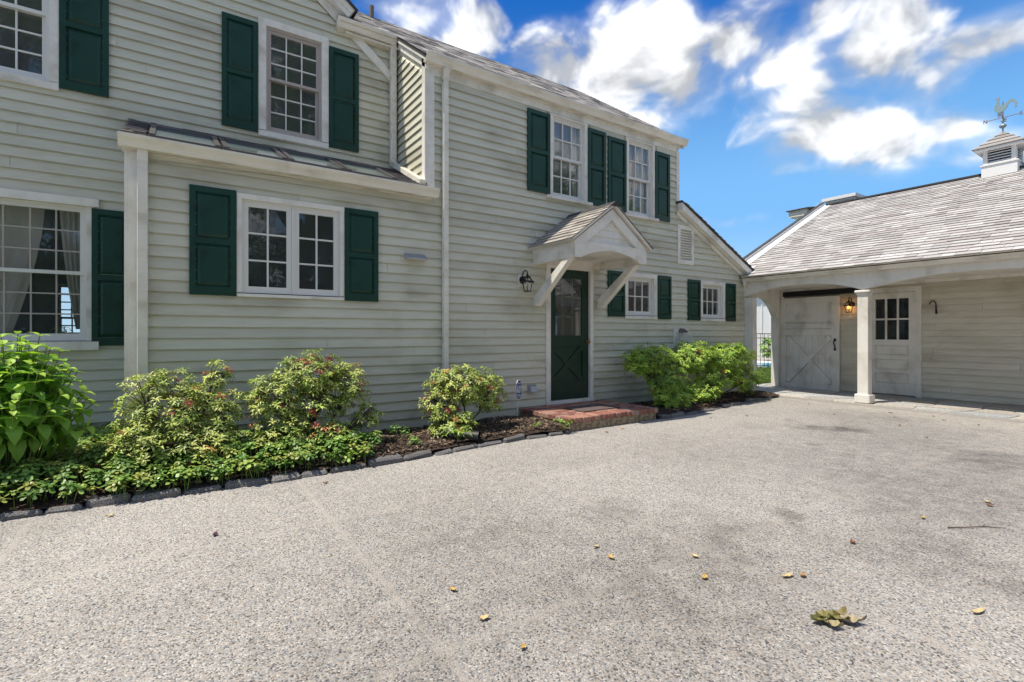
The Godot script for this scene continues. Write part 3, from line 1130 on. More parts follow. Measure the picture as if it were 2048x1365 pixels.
	# ---- windows
	window(h, l, w1[0], w1[2], w1[1], w1[3], "hung", {"cw": 0.075, "sill": 0.085, "cols": 4, "rows": 3, "storm": true, "meet": 4.56, "sillproj": 0.012, "frame": 0.03})
	window(h, l, w2[0], w2[2], w2[1], w2[3], "hung", {"cw": 0.088, "head": 0.085, "sill": 0.082, "cols": 3, "rows": 3, "m": M.taupe_sash, "mm": M.white_sash, "storm": true, "meet": 4.50, "frame": 0.03, "mu": 0.014})
	window(h, l, w3[0], w3[2], w3[1], w3[3], "hung", {"cw": 0.055, "head": 0.085, "sill": 0.10, "cols": 6, "rows": 3, "mm": M.taupe_sash, "meet": 1.895, "ear": 0.05, "headproj": 0.03, "sillproj": 0.035, "sill_ear": 0.05, "frame": 0.024, "mu": 0.014})  # taupe muntins: shade on the recessed bars put into their colour
	window(h, f, cas[0], cas[2], cas[1], cas[3], "pair", {"cw": 0.048, "head": 0.055, "sill": 0.045, "cols": 2, "rows": 3, "frame": 0.012, "mu": 0.018})
	window(h, f, 4.735, 5.505, m1[1], m1[3], "hung", {"cw": 0.062, "head": 0.03, "sill": 0.055, "sill_ear": 0.07, "sillproj": 0.04, "cols": 3, "rows": 2, "storm": true, "meet": 3.97, "frame": 0.024})
	window(h, f, 6.385, 7.115, m2[1], m2[3], "hung", {"cw": 0.062, "head": 0.03, "sill": 0.055, "sill_ear": 0.06, "sillproj": 0.04, "cols": 3, "rows": 2, "storm": true, "meet": 3.94, "frame": 0.024})
	window(h, f, s1[0], s1[2], s1[1], s1[3], "single", {"cw": 0.082, "head": 0.075, "sill": 0.065, "cols": 3, "rows": 2, "frame": 0.02})
	window(h, f, s2[0], s2[2], s2[1], s2[3], "single", {"cw": 0.082, "head": 0.075, "sill": 0.065, "cols": 3, "rows": 2, "frame": 0.02})
	# back window of the ground-floor room, seen through the front one
	window(h, facing_front(-5.4), -1.66, -0.91, 0.91, 2.14, "hung", {"cw": 0.04, "sill": 0.04, "cols": 4, "rows": 4, "mu": 0.02, "frame": 0.02})
	# curtains
	curtain(h, -1.00, -0.77, -0.87, -0.77, 2.60, 1.30, -1.16, 1)
	curtain(h, -2.06, -1.12, -2.06, -1.42, 2.60, 1.10, -1.18, 2)
	curtain(h, 4.78, 4.97, 4.78, 4.85, 4.58, 3.40, -0.16, 3)
	curtain(h, 5.30, 5.46, 5.40, 5.46, 4.58, 3.40, -0.16, 4)
	curtain(h, 6.44, 6.60, 6.44, 6.52, 4.58, 3.35, -0.16, 5)
	curtain(h, 6.90, 7.06, 7.0, 7.06, 4.58, 3.35, -0.16, 6)
	indoor_plant()
	# ---- shutters
	for q in [[-0.969, -0.567, 3.813, 5.18, l], [0.496, 0.887, 3.770, 5.130, l], [1.750, 2.146, 3.766, 5.118, l], [-0.711, -0.362, 1.122, 2.592, l], [0.143, 0.556, 1.645, 2.745, f], [1.676, 2.075, 1.638, 2.728, f], [4.317, 4.733, 3.36, 4.565, f], [5.508, 5.895, 3.33, 4.548, f], [5.955, 6.380, 3.31, 4.515, f], [7.120, 7.508, 3.28, 4.50, f], [5.955, 6.346, 1.538, 2.297, f], [7.186, 7.550, 1.513, 2.293, f], [8.043, 8.416, 1.508, 2.275, f], [9.243, 9.586, 1.505, 2.267, f]]:
		shutter(h, q[4], q[0], q[1], q[2], q[3], 0.045 if q[3] - q[2] < 1.0 else 0.052)
	# ---- roofs
	roofs(h, sh_tones)
	front_door(h)
	canopy(h)
	# ---- louvred attic vent in the lean-to gable
	b = MB.new()
	b.b6(lou[0], lou[0] + 0.07, lou[1], lou[3], -0.08, 0.034)
	b.b6(lou[2] - 0.07, lou[2], lou[1], lou[3], -0.08, 0.034)
	b.b6(lou[0] + 0.07, lou[2] - 0.07, lou[3] - 0.075, lou[3], -0.08, 0.034)
	b.b6(lou[0] + 0.07, lou[2] - 0.07, lou[1], lou[1] + 0.075, -0.08, 0.034)
	b.b6(lou[0] + 0.07, lou[2] - 0.07, lou[1] + 0.075, lou[3] - 0.075, -0.11, -0.085)
	var lv := part(h, "louvre_vent", b, M.trim)
	for k in 12:
		b = MB.new()
		var y: float = lou[1] + 0.085 + k * 0.0475
		b.hexa([Vector3(lou[0] + 0.071, y, 0.006), Vector3(lou[2] - 0.071, y, 0.006), Vector3(lou[0] + 0.071, y + 0.009, 0.010), Vector3(lou[2] - 0.071, y + 0.009, 0.010), Vector3(lou[0] + 0.071, y - 0.020, 0.026), Vector3(lou[2] - 0.071, y - 0.020, 0.026), Vector3(lou[0] + 0.071, y - 0.010, 0.030), Vector3(lou[2] - 0.071, y - 0.010, 0.030)])
		part(lv, "slat", b, M.trim)
	# ---- small wall fittings
	b = MB.new()
	b.b6(2.39, 2.715, 2.175, 2.285, 0.0, 0.022)
	part(h, "vent_flange", b, M.siding)
	b = MB.new()
	b.hexa([Vector3(2.41, 2.19, 0.022), Vector3(2.69, 2.19, 0.022), Vector3(2.41, 2.268, 0.022), Vector3(2.69, 2.268, 0.022), Vector3(2.41, 2.182, 0.115), Vector3(2.69, 2.182, 0.115), Vector3(2.41, 2.200, 0.118), Vector3(2.69, 2.200, 0.118)])
	part(h, "vent_hood", b, M.galvanised, "sloping grey metal exhaust hood on the siding")
	b = MB.new()
	b.b6(4.32, 4.47, 0.385, 0.50, 0.012, 0.03)
	b.hexa([Vector3(4.325, 0.39, 0.03), Vector3(4.465, 0.39, 0.03), Vector3(4.325, 0.495, 0.03), Vector3(4.465, 0.495, 0.03), Vector3(4.34, 0.40, 0.10), Vector3(4.45, 0.40, 0.10), Vector3(4.34, 0.475, 0.075), Vector3(4.45, 0.475, 0.075)])
	part(h, "outlet_cover", b, M.galvanised, "clear grey weatherproof outlet cover near the door")
	# caged dryer vent above the clipped shrubs
	b = MB.new()
	b.b6(7.63, 8.03, 0.90, 1.34, 0.01, 0.035)
	var dv := part(h, "dryer_vent", b, M.trim, "white caged wall vent above the clipped shrub")
	b = MB.new()
	b.b6(7.70, 7.93, 0.92, 0.935, 0.035, 0.20)
	for k in 8:
		b.b6(7.70 + k * 0.0313, 7.711 + k * 0.0313, 0.936, 1.27, 0.189, 0.20)
	for k in 4:
		b.b6(7.70, 7.708, 0.936, 1.27, 0.045 + k * 0.036, 0.056 + k * 0.036)
		b.b6(7.922, 7.93, 0.936, 1.27, 0.045 + k * 0.036, 0.056 + k * 0.036)
	b.b6(7.699, 7.932, 1.255, 1.27, 0.188, 0.202)
	b.b6(7.699, 7.932, 1.10, 1.115, 0.188, 0.202)
	part(dv, "cage", b, M.white_sash)
	b = MB.new()
	b.tube([Vector3(7.815, 1.30, 0.036), Vector3(7.815, 1.29, 0.10), Vector3(7.815, 1.265, 0.15)], [0.055, 0.055, 0.05], 12)
	part(dv, "duct", b, M.stack)


func indoor_plant() -> void:
	weed("window_plant", "small leafy plant behind the glass of the curtained window", Vector3(-0.98, 1.16, -1.24), 0.17, 7, 0.07, 0.018, Color(0.20, 0.34, 0.08), 220)


func curtain(h: Node3D, xt0: float, xt1: float, xb0: float, xb1: float, y1: float, y0: float, z: float, sd: int) -> void:
	var b := MB.new()
	var nx := 26
	var ny := 10
	var g := []
	for j in ny + 1:
		var v := float(j) / ny
		var row := []
		for i in nx + 1:
			var u := float(i) / nx
			var x := lerpf(lerpf(xt0, xb0, pow(v, 1.5)), lerpf(xt1, xb1, pow(v, 1.5)), u)
			row.append(Vector3(x, lerpf(y1, y0, v), z - 0.03 - 0.02 * sin(u * 30.0 + sd + sin(v * 3.0)) * (0.6 + 0.4 * v)))
		g.append(row)
	for j in ny:
		for i in nx:
			b.quad(g[j + 1][i], g[j + 1][i + 1], g[j][i + 1], g[j][i])
	part(h, "curtain", b, M.curtain)


func roofs(h: Node3D, tones: Array) -> void:
	var b := MB.new()
	# main roof: eave at z .13, y 4.80; ridge at z -2.80
	var ez := 0.10
	var ey := 4.815
	var rz := -2.80
	var ry := ey + SLOPE * (ez - rz)
	var deck := func(x0: float, x1: float, z0: float, zz: float) -> void:
		var ya := ey + SLOPE * (ez - z0)
		var yb := ey + SLOPE * (ez - zz)
		b.hexa([Vector3(x0, yb - 0.05, zz), Vector3(x1, yb - 0.05, zz), Vector3(x0, yb, zz), Vector3(x1, yb, zz), Vector3(x0, ya - 0.05, z0), Vector3(x1, ya - 0.05, z0), Vector3(x0, ya, z0), Vector3(x1, ya, z0)])
	deck.call(2.66, 7.88, ez, -0.84)
	deck.call(1.86, 7.88, -0.84, rz)
	b.hexa([Vector3(0.0, ry - 2.3, rz - 3.2), Vector3(7.88, ry - 2.3, rz - 3.2), Vector3(0.0, ry - 2.25, rz - 3.2), Vector3(7.88, ry - 2.25, rz - 3.2), Vector3(0.0, ry - 0.05, rz), Vector3(7.88, ry - 0.05, rz), Vector3(0.0, ry, rz), Vector3(7.88, ry, rz)])
	var rf := part(h, "roof", b, M.dark_edge)
	var up := Vector3(0, SLOPE, -1).normalized()
	var run := (ez - rz) * sqrt(1 + SLOPE * SLOPE)
	shingles(rf, Vector3(2.645, ey + 0.002 - 0.02 * SLOPE, ez + 0.02), Vector3(1, 0, 0), up, 5.245, run, tones, 41, 0, 0.24, 0.135, null, 0.42)
	var cut := 0.94 * sqrt(1 + SLOPE * SLOPE)
	shingles(rf, Vector3(1.86, ey + 0.002 + 0.95 * SLOPE, ez - 0.95), Vector3(1, 0, 0), up, 0.784, run - cut, tones, 42, 0, 0.24, 0.135, null, 0.42)
	# vent pipe and its flashing
	b = MB.new()
	b.lathe(Vector3(2.86, 6.55, -2.56), [Vector2(0.11, 0.0), Vector2(0.055, 0.12), Vector2(0.05, 0.13)], 14)
	part(rf, "flashing", b, M.trim)
	b = MB.new()
	b.tube([Vector3(2.86, 6.5, -2.56), Vector3(2.86, 6.92, -2.56)], [0.042, 0.042], 14)
	part(rf, "vent_pipe", b, M.stack)
	# eave boards and rakes of the main wing
	b = MB.new()
	b.t = facing_left(2.694)
	b.prism(PackedVector2Array([Vector2(-0.985, 5.40), Vector2(0.075, 4.64), Vector2(0.075, 4.775), Vector2(-0.985, 5.533)]), -0.026, 0.0)
	b.prism(PackedVector2Array([Vector2(-0.90, 5.445), Vector2(0.10, 4.73), Vector2(0.10, 4.79), Vector2(-0.90, 5.505)]), 0.001, 0.03)
	part(h, "rake_board", b, M.trim)
	b = MB.new()
	b.t = facing_right(7.82)
	b.prism(PackedVector2Array([Vector2(-0.09, 4.66), Vector2(2.8, 4.66 + 2.89 * SLOPE), Vector2(2.8, 4.78 + 2.89 * SLOPE), Vector2(-0.09, 4.78)]), 0.0, 0.03)
	part(h, "rake_board", b, M.trim)
	# gutters
	b = MB.new()
	along(b, gutter_profile(0.048, 4.828), 2.665, 7.90)
	part(h, "gutter", b, M.gutter)
	b = MB.new()
	along(b, gutter_profile(-0.945, 5.49, 1.1), 1.83, 2.655)
	b.b6(1.86, 2.65, 5.36, 5.48, -1.0, -0.946)
	b.b6(1.95, 2.69, 5.335, 5.36, -1.0, -0.90)
	part(h, "gutter", b, M.gutter)
	b = MB.new()
	along(b, gutter_profile(0.062, 3.105, 1.05), -0.415, 2.835)
	part(h, "gutter", b, M.gutter)
	# downspouts
	downspout(h, [Vector3(-0.232, 0.12, 0.065), Vector3(-0.232, 3.0, 0.065)], 0.085, 0.07)
	downspout(h, [Vector3(2.968, 0.12, 0.058), Vector3(2.968, 4.56, 0.058), Vector3(2.968, 4.70, 0.10)], 0.075, 0.062)
	downspout(h, [Vector3(2.63, 5.40, -0.93), Vector3(2.63, 3.69, -0.93), Vector3(2.66, 3.20, 0.02)], 0.085, 0.07)
	# left gable: rake board on the wall and overhanging verge
	var dn := Vector2(1, -0.79).normalized()
	var nn := Vector2(0.79, 1).normalized()
	b = MB.new()
	b.t = facing_front(-1.0)
	var e := Vector2(2.60, 4.885)
	var s := e - dn * 7.3
	b.prism(PackedVector2Array([s, e, e + nn * 0.115, s + nn * 0.115]), 0.018, 0.045)
	part(h, "rake_board", b, M.trim)
	b = MB.new()
	b.t = facing_front(-1.0)
	e = Vector2(1.90, 5.445)
	s = e - dn * 4.9
	b.prism(PackedVector2Array([s + nn * 0.115, e + nn * 0.115, e + nn * 0.19, s + nn * 0.19]), 0.0, 0.13)
	b.prism(PackedVector2Array([s + nn * 0.19, e + nn * 0.19, e + nn * 0.26, s + nn * 0.26]), 0.0, 0.145)
	part(h, "verge_board", b, M.trim)
	b = MB.new()
	b.t = facing_front(-1.0)
	e += dn * 0.03
	b.prism(PackedVector2Array([s + nn * 0.261, e + nn * 0.261, e + nn * 0.29, s + nn * 0.29]), -7.0, 0.17)
	var s2 := Vector2(-1.92, s.y + nn.y * 0.29)
	b.prism(PackedVector2Array([s2 + Vector2(0, 0.05), s2 + Vector2(0, 0.02), Vector2(-6.0, 5.3), Vector2(-6.0, 5.34)]), -7.0, 0.17)
	part(h, "roof", b, M.dark_edge)
	# low roof of the front extension with four roof lights
	b = MB.new()
	var lp := func(z: float) -> float: return 3.115 + (0.11 - z) * 0.46
	b.hexa([Vector3(-0.39, lp.call(-1.0) - 0.06, -1.0), Vector3(2.70, lp.call(-1.0) - 0.06, -1.0), Vector3(-0.39, lp.call(-1.0) - 0.012, -1.0), Vector3(2.70, lp.call(-1.0) - 0.012, -1.0), Vector3(-0.39, lp.call(0.09) - 0.06, 0.09), Vector3(2.70, lp.call(0.09) - 0.06, 0.09), Vector3(-0.39, lp.call(0.09) - 0.012, 0.09), Vector3(2.70, lp.call(0.09) - 0.012, 0.09)])
	var lr := part(h, "roof", b, M.dark_edge)
	var u2 := Vector3(0, 0.46, -1).normalized()
	var low_tones := [Color(0.18, 0.165, 0.17), Color(0.28, 0.255, 0.25), Color(0.36, 0.33, 0.31), Color(0.22, 0.20, 0.20)]
	shingles(lr, Vector3(-0.40, lp.call(0.10), 0.10), Vector3(1, 0, 0), u2, 0.20, 1.2, low_tones, 51, 40, 0.2, 0.115)
	shingles(lr, Vector3(2.32, lp.call(0.10), 0.10), Vector3(1, 0, 0), u2, 0.38, 1.2, low_tones, 52, 40, 0.2, 0.115)
	shingles(lr, Vector3(-0.20, lp.call(-0.64), -0.64), Vector3(1, 0, 0), u2, 2.52, 0.39, low_tones, 53, 60, 0.26, 0.115)
	b = MB.new()
	b.b6(-0.415, 2.70, lp.call(0.10) - 0.03, lp.call(0.10) - 0.012, 0.085, 0.112)
	part(lr, "drip_edge", b, M.trim)
	for k in 4:
		var x0 := -0.185 + k * 0.625
		var x1 := x0 + 0.60
		b = MB.new()
		var fr := func(xa: float, xb: float, za: float, zb: float, t: float) -> void:
			b.hexa([Vector3(xa, lp.call(zb) - 0.02, zb), Vector3(xb, lp.call(zb) - 0.02, zb), Vector3(xa, lp.call(zb) + t, zb), Vector3(xb, lp.call(zb) + t, zb), Vector3(xa, lp.call(za) - 0.02, za), Vector3(xb, lp.call(za) - 0.02, za), Vector3(xa, lp.call(za) + t, za), Vector3(xb, lp.call(za) + t, za)])
		fr.call(x0, x0 + 0.05, 0.09, -0.62, 0.045)
		fr.call(x1 - 0.05, x1, 0.09, -0.62, 0.045)
		fr.call(x0 + 0.05, x1 - 0.05, -0.57, -0.62, 0.045)
		fr.call(x0 + 0.05, x1 - 0.05, 0.09, 0.05, 0.03)
		var rl := part(h, "roof_light", b, M.bronze_frame)
		b = MB.new()
		b.quad(Vector3(x0 + 0.05, lp.call(0.05) + 0.022, 0.05), Vector3(x1 - 0.05, lp.call(0.05) + 0.022, 0.05), Vector3(x1 - 0.05, lp.call(-0.57) + 0.022, -0.57), Vector3(x0 + 0.05, lp.call(-0.57) + 0.022, -0.57))
		part(rl, "pane", b, M.skylight_glass)
		b = MB.new()
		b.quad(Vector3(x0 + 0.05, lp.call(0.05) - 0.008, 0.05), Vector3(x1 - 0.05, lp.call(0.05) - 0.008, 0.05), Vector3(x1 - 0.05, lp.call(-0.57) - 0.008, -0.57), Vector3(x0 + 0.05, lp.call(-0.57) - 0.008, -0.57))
		part(rl, "dark_backing", b, M.room)  # dark sheet under the glass, added in place of the unlit interior
	# lean-to roof on the right, sloping down to the garage
	var a0 := Vector2(7.70, 3.66)
	var a1 := Vector2(10.02, 2.555)
	b = MB.new()
	b.prism(PackedVector2Array([a0, a1, a1 + Vector2(0.0, 0.028), a0 + Vector2(0, 0.028)]), -5.5, 0.165)
	var lt := part(h, "roof", b, M.dark_edge)
	var du := (a0 - a1).normalized()
	shingles(lt, Vector3(a1.x + 0.02, a1.y + 0.02, 0.18), Vector3(0, 0, -1), Vector3(du.x, du.y, 0), 5.6, 2.5, tones, 55, 0, 0.3, 0.14)
	b = MB.new()
	b.prism(PackedVector2Array([Vector2(7.725, 3.52), Vector2(9.99, 2.44), Vector2(10.02, 2.552), Vector2(7.72, 3.65)]), 0.045, 0.15)
	part(h, "verge_board", b, M.trim)
	b = MB.new()
	b.prism(PackedVector2Array([Vector2(7.725, 3.435), Vector2(9.93, 2.385), Vector2(9.99, 2.435), Vector2(7.725, 3.515)]), 0.018, 0.044)
	part(h, "rake_board", b, M.trim)


func front_door(h: Node3D) -> void:
	var x0 := 4.665
	var x1 := 5.625
	var b := MB.new()
	b.b6(x0, x0 + 0.085, 0.225, 2.25, -0.10, 0.035)
	b.b6(x1 - 0.065, x1, 0.225, 2.25, -0.10, 0.035)
	b.b6(x0, x1, 2.25, 2.335, -0.10, 0.036)
	part(h, "door_casing", b, M.trim)
	b = MB.new()
	b.b6(x0, x1, 0.175, 0.224, -0.10, 0.05)
	part(h, "threshold", b, M.trim)
	var s0 := x0 + 0.087
	var s1 := x1 - 0.067
	var d := -0.012
	var k := 0.045
	b = MB.new()
	# stiles and rails
	var gx0 := s0 + 0.105
	var gx1 := s1 - 0.125
	b.b6(s0, gx0, 0.235, 2.245, d - k, d)
	b.b6(gx1, s1, 0.235, 2.245, d - k, d)
	b.b6(gx0, gx1, 2.13, 2.245, d - k, d)
	b.b6(gx0, gx1, 1.055, 1.205, d - k, d)
	b.b6(gx0, gx1, 0.235, 0.50, d - k, d)
	var dr := part(h, "door", b, M.door_green, "dark green door with a glazed top and crossbuck panel")
	b = MB.new()
	b.b6(gx0, gx1, 0.50, 1.055, d - k + 0.004, d - 0.022)
	part(dr, "panel", b, M.door_green)
	for q in [[Vector2(gx0, 0.52), Vector2(gx1, 1.035)], [Vector2(gx0, 1.035), Vector2(gx1, 0.52)]]:
		var p: Vector2 = q[0]
		var e: Vector2 = q[1]
		var n := (e - p).orthogonal().normalized() * 0.043
		b = MB.new()
		var z := d - 0.003 if p.y < e.y else d - 0.006
		b.prism(PackedVector2Array([p - n, e - n, e + n, p + n]), d - 0.03, z)
		part(dr, "brace", b, M.door_green)
	# storm pane in front, muntins behind it
	b = MB.new()
	b.b6(gx0, gx1, 1.205, 1.222, d - 0.02, d + 0.002)
	b.b6(gx0, gx1, 2.113, 2.13, d - 0.02, d + 0.002)
	b.b6(gx0, gx0 + 0.017, 1.222, 2.113, d - 0.02, d + 0.002)
	b.b6(gx1 - 0.017, gx1, 1.222, 2.113, d - 0.02, d + 0.002)
	part(dr, "glazing_bead", b, M.door_green)
	b = MB.new()
	b.b6(gx0 + 0.001, gx1 - 0.001, 1.206, 2.129, d - 0.0115, d - 0.008)
	part(dr, "pane", b, M.glass)
	for i in 2:
		b = MB.new()
		var x := lerpf(gx0, gx1, (i + 1) / 3.0)
		b.b6(x - 0.012, x + 0.012, 1.222, 2.113, d - 0.044, d - 0.024)
		part(dr, "muntin", b, M.door_green)
		b = MB.new()
		var y := lerpf(1.205, 2.13, (i + 1) / 3.0)
		b.b6(gx0 + 0.017, gx1 - 0.017, y - 0.012, y + 0.012, d - 0.0435, d - 0.0245)
		part(dr, "muntin", b, M.door_green)
	b = MB.new()
	b.t = Transform3D(Basis(Vector3(1, 0, 0), Vector3(0, 0, 1), Vector3(0, -1, 0)), Vector3(s1 - 0.03, 1.125, d))
	b.lathe(Vector3.ZERO, [Vector2(0.028, 0.0), Vector2(0.028, 0.006), Vector2(0.012, 0.01), Vector2(0.012, 0.03), Vector2(0.024, 0.036), Vector2(0.029, 0.048), Vector2(0.022, 0.06), Vector2(0.0, 0.064)], 16)
	part(dr, "knob", b, M.brass)


func canopy(h: Node3D) -> void:
	var xc := 5.125
	var hw := 0.70           # half width of the frame
	var zf := 0.955
	var ye := 2.50           # frame top at the eaves
	var yb := 2.275          # underside of the side beams
	var ap := 3.005
	var b := MB.new()
	# front pediment with an arched lower edge and a triangular opening
	var outer := PackedVector2Array()
	outer.push_back(Vector2(xc - hw, ye))
	outer.push_back(Vector2(xc - hw, yb))
	outer.push_back(Vector2(xc - hw + 0.09, yb))
	for k in 15:
		var u := k / 14.0
		var x := lerpf(xc - hw + 0.15, xc + hw - 0.15, u)
		outer.push_back(Vector2(x, yb + 0.015 + 0.115 * pow(sin(PI * u), 0.75)))
	outer.push_back(Vector2(xc + hw - 0.09, yb))
	outer.push_back(Vector2(xc + hw, yb))
	outer.push_back(Vector2(xc + hw, ye))
	# lower band below the opening
	b.prism(outer, zf - 0.04, zf)
	# the two sloping members
	var g := 0.135
	for s in [-1, 1]:
		b.prism(PackedVector2Array([Vector2(xc + s * hw, ye + 0.0005), Vector2(xc, ap), Vector2(xc, ap - g * 1.15), Vector2(xc + s * (hw - 0.22), ye + 0.0005)]), zf - 0.04, zf)
	var cn := part(h, "canopy", b, M.trim, "small gabled hood on slanted braces over the green door")
	# boards inside the opening
	for k in 4:
		var y := ye + 0.002 + k * 0.10
		var half := (hw - 0.20) * (1.0 - (y - ye) / (ap - g - ye))
		var half2 := maxf(0.0, (hw - 0.20) * (1.0 - (y + 0.10 - ye) / (ap - g - ye)))
		if half < 0.03:
			continue
		b = MB.new()
		b.hexa([Vector3(xc - half - 0.03, y, zf - 0.07), Vector3(xc + half + 0.03, y, zf - 0.07), Vector3(xc - half2 - 0.03, y + 0.11, zf - 0.07), Vector3(xc + half2 + 0.03, y + 0.11, zf - 0.07), Vector3(xc - half - 0.03, y, zf - 0.041), Vector3(xc + half + 0.03, y, zf - 0.041), Vector3(xc - half2 - 0.03, y + 0.11, zf - 0.055), Vector3(xc + half2 + 0.03, y + 0.11, zf - 0.055)])
		part(cn, "clapboard", b, M.trim)
	# side beams and the cross piece at the wall
	for s in [-1, 1]:
		b = MB.new()
		var xa: float = xc + s * hw
		var xb: float = xc + s * (hw - 0.07)
		b.b6(minf(xa, xb), maxf(xa, xb), yb, ye, 0.019, zf - 0.041)
		part(cn, "beam", b, M.trim)
	b = MB.new()
	b.b6(xc - hw + 0.071, xc + hw - 0.071, yb + 0.02, ye, 0.019, 0.06)
	part(cn, "beam", b, M.trim)
	# beaded boards of the vaulted soffit
	for k in 12:
		b = MB.new()
		var x0 := xc - hw + 0.075 + k * 0.104
		b.b6(x0, x0 + 0.1, yb + 0.13, yb + 0.145, 0.061, zf - 0.042)
		part(cn, "soffit_board", b, M.trim)
	# braces
	for s in [-1, 1]:
		var x: float = xc + s * (hw - 0.055)
		b = MB.new()
		b.t = facing_right(x - 0.045)
		# local x is -z
		b.prism(PackedVector2Array([Vector2(-0.019, 1.66), Vector2(-0.019, 1.80), Vector2(-0.70, yb - 0.0005), Vector2(-0.83, yb - 0.0005), Vector2(-0.095, 1.66)]), 0.0, 0.09)
		part(cn, "brace", b, M.trim)
	# roof deck, edge boards and shingles
	var sl := (ap + 0.02 - ye) / hw
	for s in [-1, 1]:
		b = MB.new()
		var xe: float = xc + s * (hw + 0.065)
		var ya := ye + 0.045 - 0.065 * sl * 0.6
		b.hexa(fix([Vector3(xe, ya - 0.032, 0.019), Vector3(xc, ap + 0.035, 0.019), Vector3(xe, ya, 0.019), Vector3(xc, ap + 0.067, 0.019), Vector3(xe, ya - 0.032, zf + 0.04), Vector3(xc, ap + 0.035, zf + 0.04), Vector3(xe, ya, zf + 0.04), Vector3(xc, ap + 0.067, zf + 0.04)]))
		part(cn, "edge_board", b, M.trim)
		var p0 := Vector3(xe + s * 0.018, ya + 0.004 - 0.018 * 0.7, 0.019 if s < 0 else zf + 0.055)
		var p1 := Vector3(xc, ap + 0.071, p0.z)
		shingles(cn, p0, Vector3(0, 0, 1 if s < 0 else -1), (p1 - p0).normalized(), zf + 0.036, (p1 - p0).length(), [Color(0.44, 0.40, 0.36), Color(0.52, 0.48, 0.43), Color(0.35, 0.31, 0.285), Color(0.47, 0.44, 0.40)], 60 + s, 80, 0.22, 0.105)
	b = MB.new()
	b.hexa([Vector3(xc - 0.09, ap + 0.028, 0.019), Vector3(xc + 0.09, ap + 0.028, 0.019), Vector3(xc - 0.004, ap + 0.098, 0.019), Vector3(xc + 0.004, ap + 0.098, 0.019), Vector3(xc - 0.09, ap + 0.028, zf + 0.062), Vector3(xc + 0.09, ap + 0.028, zf + 0.062), Vector3(xc - 0.004, ap + 0.098, zf + 0.062), Vector3(xc + 0.004, ap + 0.098, zf + 0.062)])
	part(cn, "ridge_cap", b, M.dark_edge)
	# iron hook on the right brace
	b = MB.new()
	var hk := []
	var rr := []
	for k in 10:
		var a := lerpf(PI * 0.9, -PI * 0.75, k / 9.0)
		hk.append(Vector3(xc + hw + 0.012 + 0.03, 2.20, 0.62) + Vector3(cos(a) * 0.028, sin(a) * 0.032, 0))
		rr.append(0.006)
	b.tube(hk, rr, 6)
	part(cn, "hook", b, M.black_iron)


